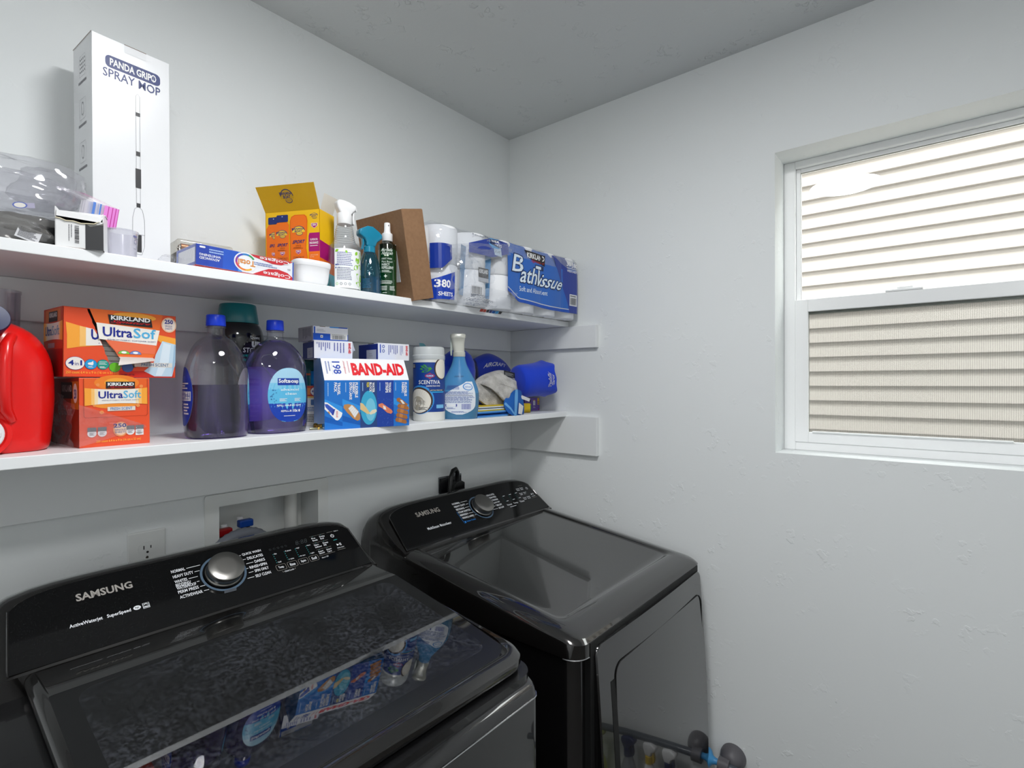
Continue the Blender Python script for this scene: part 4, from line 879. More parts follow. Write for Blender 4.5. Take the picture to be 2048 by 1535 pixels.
# ------------------------------------------------------------------ bath tissue pack
w, d, h = .6641, .235, .2162
t = thing('bath_tissue_pack', 'torn plastic pack of bath tissue with a blue printed front', 'toilet paper', (-.3347, -.317, ZU), radians(-3.09))
ROLL = pm('tissue_paper', (240, 241, 243), .85, bump=(120, .25, .002)); CORE = pm('core_board', (170, 150, 125), .8)
rp = [(.018, 0), (.050, 0), (.0530, .003), (.0530, .1015), (.050, .1045), (.018, .1045), (.018, 0)]
rm = MB().lathe(rp, 28, cap0=False, cap1=False).mesh('toilet_roll', ROLL, smooth=50)
for r in range(2):
    for ly in range(2):
        for i in range(6):
            o = bpy.data.objects.new('toilet_roll', rm); COL.objects.link(o); o.parent = t; o.location = (-w / 2 + .0565 + i * .110, .0575 + r * .112, .002 + ly * .106)
def fy(x):      # scalloped front following the roll sides, flattened by the stretched film
    k = ((x + w / 2 - .0565) / .110) % 1.0; k = k - 1 if k > .5 else k
    e = max(0, abs(x) - (w / 2 - .03)) / .03
    return .002 + .0035 * (abs(k) * 2) ** 2.2 + .028 * e * e
def tp(x, z, dd=0): return Vector((x, fy(x) - .003 * sin(pi * z / h) + .020 * max(0, (z - h + .02) / .02) ** 2 + .012 * max(0, (.0 - z) / .016) ** 2 - dd, z))
TPF = film('tissue_film', (250, 251, 253), .10, (238, 240, 244), .12, 1.45, .06, bump=(35, .7, .01))
HX, HZ, HRX, HRZ = -.140, .098, .125, .066       # torn hole
def inhole(x, z):
    a = atan2((z - HZ) / HRZ, (x - HX) / HRX); r = ((x - HX) / HRX) ** 2 + ((z - HZ) / HRZ) ** 2
    return r < 1 + .18 * sin(3 * a + 1) + .10 * sin(7 * a)
b = MB(); nu, nv = 90, 26; idx = {}; vs = []; fs = []
for j in range(nv + 1):
    for i in range(nu + 1): vs.append(tp(-w / 2 + w * i / nu, -.016 * sin(pi * i / nu) + (h + .016 * sin(pi * i / nu)) * j / nv, .0015))
for j in range(nv):
    for i in range(nu):
        xc = -w / 2 + w * (i + .5) / nu; zc = h * (j + .5) / nv
        if not inhole(xc, zc): fs.append((j * (nu + 1) + i, j * (nu + 1) + i + 1, (j + 1) * (nu + 1) + i + 1, (j + 1) * (nu + 1) + i))
b.add(vs, fs); wr = b.build('front_film', TPF, t, smooth=60, fix=False)
b = MB().grid(lambda u, v: Vector((-w / 2 + .03 * 0 + w * u, .022 + (d - .025) * v, h + .002 + .006 * sin(pi * v) * abs(sin(6 * pi * u)))), 60, 8); b.build('top_film', TPF, t, smooth=60)
b = MB().grid(lambda u, v: Vector((w / 2 - .002 + .004 * sin(pi * v) * abs(sin(2 * pi * u)), .03 + (d - .04) * u, .002 + h * v)), 16, 10); b.build('end_film', TPF, t, smooth=60)
TB1 = pm('tissue_blue', (14, 96, 190), .3, coat=.4); TB2 = pm('tissue_deep_blue', (18, 52, 150), .3, coat=.4); TB3 = pm('tissue_light', (196, 220, 238), .3); KBK = C(34, 28, 30); TOUT = C(10, 40, 92)
A = Art()
xs = [-.055 + i * (.312 + .055) / 30 for i in range(31)]
def strip(z0f, z1f, m, l, x0=-.055, x1=.312, n=30):
    X = [x0 + (x1 - x0) * i / n for i in range(n + 1)]; vs = []; fs = []
    for x in X:
        for k in range(5): vs.append((x, z0f(x) + (z1f(x) - z0f(x)) * k / 4))
    for i in range(n):
        for k in range(4): fs.append((i * 5 + k, (i + 1) * 5 + k, (i + 1) * 5 + k + 1, i * 5 + k + 1))
    A.add(vs, fs, m, l)
zb = lambda x: (.043 - .010 * min(1, max(0, (x - .015) / .14))) if x > .0 else .043 + .55 * (-x)
zt = lambda x: .214 - .006 * sin(pi * max(0, min(1, (x + .05) / .35)))
strip(lambda x: zb(x) - .012, lambda x: zb(x) - .002, C(20, 78, 180), 0); strip(lambda x: zb(x) - .002, lambda x: zb(x) + .001, C(196, 200, 206), 0)
strip(lambda x: zb(x) + .001, zt, TB1, 0)
strip(lambda x: max(zb(x) - .012, .212 - (x - .165) * 1.9) if x < .25 else zb(x) - .012, zt, TB2, 1, .166, .312, 14)
strip(lambda x: .150 + .3 * max(0, x + .12), lambda x: min(.208, .176 + .35 * (x + .212)), TB2, 2, -.212, -.05, 14); strip(lambda x: .09 + .9 * max(0, x + .31), lambda x: .158, TB2, 0, -.331, -.278, 8)
strip(lambda x: .006 + .04 * (x + .33), lambda x: .060 + .02 * (x + .33) / .05, C(16, 60, 170), 2, -.331, -.268, 6)
A.quad((.052, .174), (.125, .160), (.128, .196), (.023, .199), KBK, 2, 8, 4); A.text('KIRKLAND', .036, .176, .124, .193, WHITE, 3, bold=.03); A.text('Signature', .056, .163, .122, .174, C(190, 20, 30), 3, slant=.2)
for m, l, o_ in ((TOUT, 3, .0035), (C(226, 238, 248), 6, 0)):
    bo = .05 if l == 3 else .012
    A.text('B', -.030 - o_, .124 - o_, .020 + o_, .178 + o_, m, l, bold=bo * .6, slant=.25); A.text('ath', .008 - o_, .094 - o_, .084 + o_, .146 + o_, m, l, bold=bo, slant=.2); A.text('T', .074 - o_, .098 - o_, .112 + o_, .156 + o_, m, l, bold=bo, slant=.2); A.text('issue', .098 - o_, .092 - o_, .220 + o_, .132 + o_, m, l, bold=bo, slant=.25)
A.text('Soft and Absorbent', .0, .066, .137, .082, C(214, 228, 240), 3, bold=.01)
A.text('30', .245, .182, .268, .198, WHITE, 3, bold=.03); A.line([(.271, .178), (.271, .198)], .0008, WHITE, 3); A.text('380', .274, .180, .308, .196, WHITE, 3, bold=.03); A.lines(.246, .174, .306, .178, 1, WHITE, 3); A.text('WIDE SHEETS', .246, .162, .308, .170, WHITE, 3, bold=.02)
A.rect(.258, .046, .302, .086, C(220, 222, 226), 3, nu=4); A.barcode(.262, .050, .298, .074, DK, 4); A.lines(.262, .077, .298, .083, 1, DK, 4)
A.text('380', -.325, .038, -.283, .060, WHITE, 4, bold=.03); A.text('SHEETS', -.318, .016, -.275, .027, WHITE, 4, bold=.02)
A.poly([(-.125, .208), (-.078, .212), (-.064, .198), (-.082, .180), (-.118, .178), (-.134, .19)], C(80, 160, 220), 3); A.poly([(-.121, .205), (-.082, .208), (-.069, .197), (-.085, .183), (-.116, .181), (-.129, .19)], C(14, 36, 84), 4); A.text('WIDE\nSHEETS', -.12, .185, -.080, .204, WHITE, 5, bold=.02)
A.quad((-.108, .160), (-.08, .156), (-.084, .184), (-.112, .182), C(190, 208, 224), 5, 2, 2); A.text('4" x 4.0"', -.106, .166, -.086, .174, DK, 6)
A.text('5 6-ROLL PACKS • 2-PLY', -.19, .204, -.06, .2155, C(70, 82, 110), 2, slant=.1); A.text('5 6-ROLL PACKS •', -.223, .012, -.115, .022, C(60, 74, 104), 2, slant=.2); A.text('1425 SQ FT (132.3 m²)', -.228, -.001, -.105, .009, C(60, 74, 104), 2, slant=.2); A.text('SEPTIC SAFE', -.205, .025, -.135, .034, C(60, 74, 104), 2); A.text('PER ROLL', -.055, .038, -.018, .048, C(60, 74, 104), 2)
for i, m in enumerate((C(180, 60, 40), C(190, 70, 50), C(50, 46, 50), C(20, 40, 110), C(20, 90, 170), C(60, 150, 210), DK)): A.rect(-.165 + i * .013, -.013, -.153 + i * .013, -.006, m, 3)
A.build('film_print', wr, lambda u, v, dd: tp(u, v, .0018 + dd))
# inner wrap of the six-packs seen through the tear, and crumpled torn film round it
b = MB(); b.grid(lambda u, v: Vector((-.235 + .12 * u, .018 + .018 * sin(pi * u) - .01 * v, .03 + .14 * v)), 10, 8); b.build('blue_inner_wrap', pm('inner_blue', (86, 138, 184), .35, coat=.4, bump=(40, .6, .004)), t, smooth=60)
A = Art()
for x0, z0 in ((-.172, .086), (-.035, .085)):
    A.rect(x0, z0, x0 + .042, z0 + .028, KBK, 0, nu=4); A.text('KIRKLAND', x0 + .003, z0 + .012, x0 + .039, z0 + .024, WHITE, 1, bold=.02); A.rect(x0, z0 - .012, x0 + .042, z0 - .001, C(180, 182, 188), 0, nu=4)
A.rect(-.20, .034, -.155, .060, C(228, 229, 232), 0, nu=4); A.barcode(-.197, .036, -.158, .057, DK, 1)
A.build('inner_print', t, lambda u, v, dd: Vector((u, fy(u) + .002 - dd, v)))
R_ = random.Random(5)
def sheet(pts, name, m, n=10, amp=.006, seed=1):
    q = [Vector(p) for p in pts]; Rr = random.Random(seed); ph = [Rr.uniform(0, 6) for _ in range(4)]
    def f(u, v):
        p = (q[0] * (1 - u) + q[1] * u) * (1 - v) + (q[3] * (1 - u) + q[2] * u) * v
        return p + Vector((0, -1, .3)) * amp * (sin(7 * u + 3 * v + ph[0]) + .6 * sin(13 * v - 6 * u + ph[1]) + .5 * abs(sin(9 * u + 8 * v + ph[2])))
    return MB().grid(f, n, n).build(name, m, t, smooth=50, fix=False)
sheet([(-.30, -.006, .155), (-.06, -.004, .20), (-.05, -.012, .165), (-.27, -.014, .10)], 'torn_film', TPF, 16, .006, 2)
sheet([(-.29, -.002, .03), (-.20, -.012, .06), (-.205, -.01, .15), (-.285, -.006, .15)], 'torn_film', TPF, 12, .006, 3)
sheet([(-.30, -.004, -.001), (-.05, -.010, -.001), (-.02, -.012, .055), (-.24, -.018, .05)], 'torn_film', TPF, 16, .004, 4)
sheet([(-.20, -.010, .05), (-.12, -.012, .075), (-.135, -.014, .12), (-.21, -.012, .13)], 'torn_film', TPF, 10, .005, 6)
# ================================================================== lower shelf
# ------------------------------------------------------------------ red detergent jug
REDJ = pm('red_hdpe', (226, 20, 18), .28, coat=.15); JNAVY = pm('navy_cap', (34, 44, 84), .35); JWH = pm('tap_white', (228, 228, 230), .35)
t = thing('detergent_jug', 'big red detergent jug with a navy cap and white tap at the left end', 'jug', (-1.507, -.150, ZL))
S_ = Loft(smoothsecs([(0, .062, .062, 3.2), (.004, .072, .07, 3.2), (.03, .0765, .075, 3), (.09, .081, .076, 2.8), (.14, .0795, .074, 2.8, -.001, 0), (.175, .073, .068, 2.6, -.006, 0), (.198, .062, .060, 2.5, -.014, 0), (.212, .045, .048, 2.3, -.026, 0), (.22, .022, .03, 2, -.04, 0)], 4))
MB().loft(S_.rings(48)).build('jug_body', REDJ, t, smooth=60)
MB().tube([(.022, -.060, .185), (.014, -.078, .170), (.0115, -.0835, .14), (.0105, -.0850, .10), (.012, -.083, .07), (.02, -.074, .052)], [.007, .008, .008, .008, .008, .006], 12).build('handle_ridge', REDJ, t, smooth=60)
q = Vector((0, 0, 1)).rotation_difference(Vector((.1, -.95, .25))).to_matrix()
MB().lathe([(.022, 0), (.0235, .004), (.0235, .020), (.0215, .0235), (.001, .024)], 36, T=q).build('cap', JNAVY, t, loc=(-.006, -.064, .205), smooth=35)
q = Vector((0, 0, 1)).rotation_difference(Vector((.0, -1, .12))).to_matrix()
tp_ = MB().lathe([(.037, -.004), (.036, .004), (.030, .006), (.028, .003)], 40, T=q).build('tap_collar', REDJ, t, loc=(-.016, -.0735, .032), smooth=45)
MB().lathe([(.0265, 0), (.0265, .010), (.025, .012), (.012, .0125), (.001, .0125)], 36, T=q).build('tap_dial', JWH, tp_, smooth=35)
o = MB().box(-.022, -.0165, -.004, .022, -.0125, .004).build('tap_grip', JWH, tp_, smooth=0, bevel=.0015)
A = Art(); A.rect(-.004, .009, .012, .014, C(170, 20, 30), 0); A.build('tap_print', tp_, flat((0, -.0126, 0), (1, 0, 0), (0, .12, 1)))
t = thing('plastic_tumbler', 'tall clear plastic tumbler standing behind the red jug', 'cup', (-1.481, -.043, ZL))
MB().lathe([(.022, .0005), (.0235, .002), (.0295, .27), (.0305, .272), (.0305, .277), (.0290, .277), (.022, .006), (.001, .005)], 32).build('tumbler_wall', film('tumbler_film', (240, 238, 242), .06, (226, 224, 232), .10, 1.5, .05), t)

# ------------------------------------------------------------------ dryer sheet cartons
KOR = pm('carton_orange', (234, 84, 46), .35); KYE = C(250, 168, 60); KY2 = C(252, 196, 112); KCR = C(247, 222, 180); KWH = C(240, 236, 228); KD = C(34, 32, 34); KRD = C(206, 20, 30); KNV = C(22, 40, 140); KLB = C(80, 176, 222)
def ultra_band(A, x0, x1, v0, v1, bow=.04, l=1, n=10):
    """curved white band fading to yellow at both ends"""
    cols = [KYE, KYE, KY2, KCR, KWH]
    N_ = 20
    for i in range(N_):
        a = i / N_; b_ = (i + 1) / N_; e = min(a, 1 - b_) * 2; m = cols[min(4, int(e * 11))]
        f0 = lambda s_: v0 + bow * (1 - (2 * s_ - 1) ** 2); f1 = lambda s_: v1 - bow * (1 - (2 * s_ - 1) ** 2)
        A.poly([(x0 + (x1 - x0) * a, f0(a)), (x0 + (x1 - x0) * b_, f0(b_)), (x0 + (x1 - x0) * b_, f1(b_)), (x0 + (x1 - x0) * a, f1(a))], m, l)
w, d, h = .1035, .18, .1191
t = thing('dryer_sheet_carton', 'unopened orange dryer sheet carton at the bottom of the stack', 'box', (-1.3525, -.2220, ZL), radians(2.0), 'dryer sheet cartons')
cb = carton(t, w, d, h, KOR); F = faces(w, d, h)
A = Art(w, h)
for i, m in enumerate((C(236, 100, 40), C(243, 132, 44), C(250, 170, 60))): A.ell(.52, .93, .46 - .14 * i, .16 - .045 * i, m, i, n=24) if i else A.rect(.06, .80, .97, .995, m, 0)
A.ell(.5, .60, .3, .05, C(246, 150, 54), 0)
ultra_band(A, .07, .965, .60, .855, .025, 4)
A.rect(.36, .845, .775, .945, KD, 6); A.text('KIRKLAND', .385, .885, .76, .932, WHITE, 7, bold=.035); A.text('Signature', .40, .850, .745, .882, KRD, 7, slant=.2, bold=.01)
A.text('Ultra', .255, .700, .60, .805, KNV, 7, bold=.02); A.text('Soft', .605, .700, .865, .812, KLB, 7, bold=.01); A.text('PREMIUM FABRIC SOFTENER SHEETS', .305, .664, .835, .678, C(110, 110, 150), 7)
A.rect(.38, .515, .78, .575, C(232, 220, 206), 5); A.text('FRESH SCENT', .42, .527, .735, .567, C(80, 130, 200), 7, bold=.01)
for x, y, r in ((.25, .9, .025), (.87, .875, .028), (.2, .60, .02), (.82, .585, .03), (.3, .50, .03)): A.ell(x, y, r, r * .9, C(244, 150, 80), 3, n=16)
q = rrect(.06, .425, .965, .99, .03, 3); A.line([(.06, .99), (.06, .45), (.08, .428), (.94, .428), (.963, .45), (.963, .99)], .0005, C(140, 40, 20), 8)
A.ell(.565, .24, .11, .11, C(240, 150, 90), 4, n=24); A.ell(.565, .24, .09, .09, C(248, 214, 178), 5, n=24); A.text('250', .46, .265, .645, .325, KNV, 7, bold=.03); A.text('SINGLE\nSHEETS', .48, .185, .635, .245, C(90, 100, 170), 7)
for x in (.165, .305, .705, .84): A.ell(x, .20, .062, .055, C(232, 232, 232), 5, n=22); A.rect(x - .06, .225, x + .06, .285, C(110, 112, 116), 6); A.lines(x - .035, .17, x + .035, .215, 3, C(150, 150, 156), 7)
A.rect(.78, .135, .9, .18, C(235, 235, 235), 5); A.text('250 count 6.4 in x 9 in (16 cm x 22 cm)', .22, .055, .855, .098, C(250, 186, 70), 7, bold=.01)
A.build('front_print', cb, F['front'])
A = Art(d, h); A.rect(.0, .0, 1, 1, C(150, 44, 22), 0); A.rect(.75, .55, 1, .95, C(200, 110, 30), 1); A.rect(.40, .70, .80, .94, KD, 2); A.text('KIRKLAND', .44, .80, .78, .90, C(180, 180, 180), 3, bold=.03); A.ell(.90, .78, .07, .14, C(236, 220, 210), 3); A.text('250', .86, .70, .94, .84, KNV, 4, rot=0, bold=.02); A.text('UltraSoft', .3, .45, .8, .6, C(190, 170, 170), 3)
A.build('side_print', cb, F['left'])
# clear film still on the lower carton
t2 = t
PLF = film('overwrap_film', (250, 248, 250), .07, (226, 222, 228), .10, 1.45, .05, bump=(45, .8, .008))
def fsheet(root, pts, name, m, n=12, amp=.002, seed=1, nrm=Vector((0, -1, 0))):
    q = [Vector(p) for p in pts]; Rr = random.Random(seed); ph = [Rr.uniform(0, 6) for _ in range(4)]
    def f(u, v):
        p = (q[0] * (1 - u) + q[1] * u) * (1 - v) + (q[3] * (1 - u) + q[2] * u) * v
        return p + nrm * amp * (1 + sin(9 * u + 4 * v + ph[0]) + .6 * sin(17 * v - 8 * u + ph[1]) + .6 * abs(sin(11 * u + 9 * v + ph[2])))
    return MB().grid(f, n, n).build(name, m, root, smooth=50, fix=False)
fsheet(t2, [(-w / 2 - .001, -.0015, .002), (w / 2 - .006, -.0015, .030), (w / 2 - .008, -.0015, .034), (-w / 2 - .001, -.0015, .074)], 'front_film', PLF, 16, .0012, 2)
fsheet(t2, [(-w / 2 - .004, .14, .001), (-w / 2 - .004, -.001, .001), (-w / 2 - .004, -.001, .075), (-w / 2 - .004, .14, .10)], 'side_film', PLF, 18, .003, 5, Vector((-1, 0, 0)))

# torn upper carton: front built from separate pieces round the hole
w, d, h = .1723, .1076, .1193
t = thing('dryer_sheet_carton', 'torn-open orange dryer sheet carton on top of the stack', 'box', (-1.3358, -.1991, 1.4905), (radians(.6), radians(.5), radians(3.84)), 'dryer sheet cartons')
b = MB(); th = .001; INB = C(196, 186, 172)
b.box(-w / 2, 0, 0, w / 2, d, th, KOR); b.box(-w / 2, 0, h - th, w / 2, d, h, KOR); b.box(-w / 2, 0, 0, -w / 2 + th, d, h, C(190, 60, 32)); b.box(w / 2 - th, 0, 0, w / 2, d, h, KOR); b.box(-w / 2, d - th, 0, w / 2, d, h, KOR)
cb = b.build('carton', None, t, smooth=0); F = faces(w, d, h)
def pj(pts, n=3, j=.008, seed=2):
    R = random.Random(seed); out = []
    for a, b_ in zip(pts, pts[1:]):
        for k in range(n): s_ = k / n; out.append((a[0] + (b_[0] - a[0]) * s_ + (R.uniform(-j, j) if k else 0), a[1] + (b_[1] - a[1]) * s_ + (R.uniform(-j, j) if k else 0)))
    return out + [pts[-1]]
tl = pj([(.188, 1), (.253, .736), (.297, .56), (.338, .385), (.376, .2), (.455, .155)], 5, .007, 3)   # left lip of the tear, top to bottom
br_ = pj([(.455, .155), (.60, .15), (.735, .22), (.787, .36), (.824, .68), (.867, 1)], 3, .006, 4)
P1 = [(0, 0), (1, 0), (1, 1)] + list(reversed(br_)) + list(reversed(tl))[1:] + [(0, 1)]
f = F['front']; b = MB(); n_ = len(P1)
b.add([f(x * w, y * h, 0) for x, y in P1], [tuple(range(n_))]); fo = b.build('front_wall', KOR, t, smooth=0)
A = Art(w, h)
A.poly([(.03, .60), (.02, .78), (.12, .74), (.245, .70), (.285, .585), (.318, .47), (.12, .43), (.03, .40)], KYE, 0); A.poly([(.13, .735), (.245, .70), (.285, .585), (.318, .47), (.13, .445)], KY2, 1); A.poly([(.18, .72), (.245, .70), (.285, .585), (.318, .47), (.18, .455)], KWH, 2)
A.text('U', .222, .545, .288, .70, KNV, 4, bold=.03); A.text('P', .285, .49, .297, .505, KNV, 4)
A.ell(.095, .195, .077, .095, KNV, 4); A.ell(.095, .195, .074, .091, KWH, 5, n=30); A.text('4', .04, .165, .085, .24, KNV, 6, bold=.03); A.text('in', .092, .165, .122, .215, KNV, 6); A.text('1', .135, .165, .150, .24, KNV, 6, bold=.03)
for x, m in ((.222, C(40, 160, 220)), (.323, C(36, 160, 140)), (.425, C(100, 190, 40)), (.54, C(70, 110, 180))):
    A.ell(x, .185 if x < .4 else .15, .052, .075, KNV, 3 if x < .4 else 0, n=26); A.ell(x, .185 if x < .4 else .15, .049, .071, m, 4 if x < .4 else 1, n=26)
A.poly([(.195, .20), (.205, .21), (.225, .215), (.24, .235), (.243, .19), (.235, .17), (.2, .18)], WHITE, 6); A.lines(.2, .135, .245, .16, 2, WHITE, 6); A.lines(.29, .18, .36, .235, 3, C(200, 236, 230), 6); A.lines(.295, .13, .35, .16, 2, WHITE, 6)
A.text('250 count 6.4 in x 9 in (16 cm x 22 cm)', .02, .035, .455, .085, C(250, 186, 70), 4, bold=.01); A.text('TO OPEN - LIFT TAB', .48, .03, .60, .052, C(60, 30, 60), 4, bold=.01); A.rect(.465, 0, .98, .10, C(200, 44, 30), 0)
A.ell(.93, .85, .075, .12, C(250, 206, 170), 1); A.ell(.93, .85, .062, .10, C(252, 236, 224), 2); A.text('250', .885, .865, .97, .935, KNV, 4, bold=.03); A.text('SINGLE\nSHEETS', .89, .775, .962, .845, C(80, 80, 150), 4)
A.poly([(.83, .68), (1, .64), (1, .45), (.86, .55), (.815, .6)], KYE, 0)
A.poly([(.865, .585), (1, .54), (.998, .25), (.965, .02), (.79, .02), (.69, .10), (.78, .22), (.80, .36)], C(196, 220, 236), 2); A.poly([(.875, .56), (.95, .53), (.93, .25), (.86, .03), (.80, .03), (.84, .25)], C(222, 236, 246), 3); A.poly([(.985, .54), (.998, .53), (.995, .2), (.96, .05)], C(160, 192, 216), 3)
A.rect(.60, .165, .965, .235, C(226, 222, 214), 4); A.text('FRESH SCENT', .665, .178, .93, .225, C(40, 100, 150), 5, bold=.01)
A.build('front_print', fo, f)
# white sheets inside, then the loose printed flap hanging in front
for i in range(9): MB().box(-.042, .012, .003 + i * .0088, .055, .09, .003 + i * .0088 + .0082).build('dryer_sheet', C(214, 214, 206), t, smooth=0, bevel=.001)
b = MB().box(-w / 2 + .002, .011, .085, w / 2 - .002, .013, h - .002); b.build('inner_shade_sheet', C(30, 26, 24), t, smooth=0)  # dark sheet behind the tear, its colour stands in for the carton's inner shade
fl = pj([(.205, 1), (.275, .75), (.325, .58), (.40, .42), (.447, .315)], 4, .005, 8); rl = pj([(.867, 1), (.83, .68), (.787, .36), (.76, .29)], 3, .004, 9)
def flapf(u, v, dd):
    e = max(0, (.9 - v / h)); return Vector((-w / 2 + u, -.0015 - .013 * e * e - dd, v + .002 * e))
b = MB(); rows = []
nl = 14
def lerp_edge(E, v):
    for a, c_ in zip(E, E[1:]):
        if (a[1] >= v >= c_[1]): return a[0] + (c_[0] - a[0]) * (a[1] - v) / max(1e-6, a[1] - c_[1])
    return E[-1][0] if v < E[-1][1] else E[0][0]
for j in range(nl + 1):
    v = 1 - j / nl * .70; a = lerp_edge(fl, v); c_ = lerp_edge(rl, v); rows.append([flapf((a + (c_ - a) * k / 8) * w, v * h, 0) for k in range(9)])
b.loft(rows, None, False, False, closed=False); fp_ = b.build('torn_flap', C(236, 108, 44), t, smooth=50, fix=False)
b = MB(); lo_ = rows[-1]; b.loft([lo_, [p + Vector((0, -.008, -.003)) for p in lo_], [p + Vector((-.004 * (1 - k / 8), -.012, -.016 + .010 * k / 8)) for k, p in enumerate(lo_)]], None, False, False, closed=False); b.build('flap_curl', C(206, 196, 190), fp_, smooth=60, fix=False)
A = Art(w, h)
A.ell(.6, .93, .2, .06, C(250, 170, 60), 0); A.quad((.285, .555), (.80, .50), (.835, .745), (.262, .80), KWH, 1, 6, 3); A.quad((.335, .55), (.79, .50), (.785, .36), (.43, .37), C(236, 112, 74), 0, 5, 3)
A.quad((.375, .80), (.765, .785), (.752, .915), (.36, .935), KD, 3, 5, 2); A.text('KIRKLAND', .385, .86, .742, .925, WHITE, 5, bold=.035); A.text('Signature', .39, .805, .74, .855, KRD, 5, slant=.15, bold=.01)
A.text('Ultra', .315, .60, .575, .745, KNV, 5, bold=.02); A.text('Sof', .585, .60, .795, .755, KLB, 5, bold=.015); A.text('REMIUM FABRIC SOFTENER SHEET', .355, .545, .795, .565, C(90, 96, 140), 5)
for x, m in ((.495, C(130, 200, 70)), (.60, C(110, 140, 200))): A.ell(x, .345, .054, .055, KNV, 2, a0=0, a1=pi, n=20); A.ell(x, .345, .051, .051, m, 3, a0=0, a1=pi, n=20); A.ell(x, .368, .025, .018, WHITE, 4, n=8)
A.build('flap_print', fp_, flapf)
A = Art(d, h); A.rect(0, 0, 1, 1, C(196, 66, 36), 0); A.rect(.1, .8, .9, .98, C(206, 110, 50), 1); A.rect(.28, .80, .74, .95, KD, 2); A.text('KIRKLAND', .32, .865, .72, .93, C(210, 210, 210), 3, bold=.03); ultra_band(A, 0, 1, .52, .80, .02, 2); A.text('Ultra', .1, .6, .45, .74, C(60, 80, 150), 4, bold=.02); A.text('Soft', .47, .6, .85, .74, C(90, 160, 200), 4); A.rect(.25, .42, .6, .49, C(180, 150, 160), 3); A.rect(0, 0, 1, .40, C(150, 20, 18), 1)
A.build('side_print', cb, F['left'])

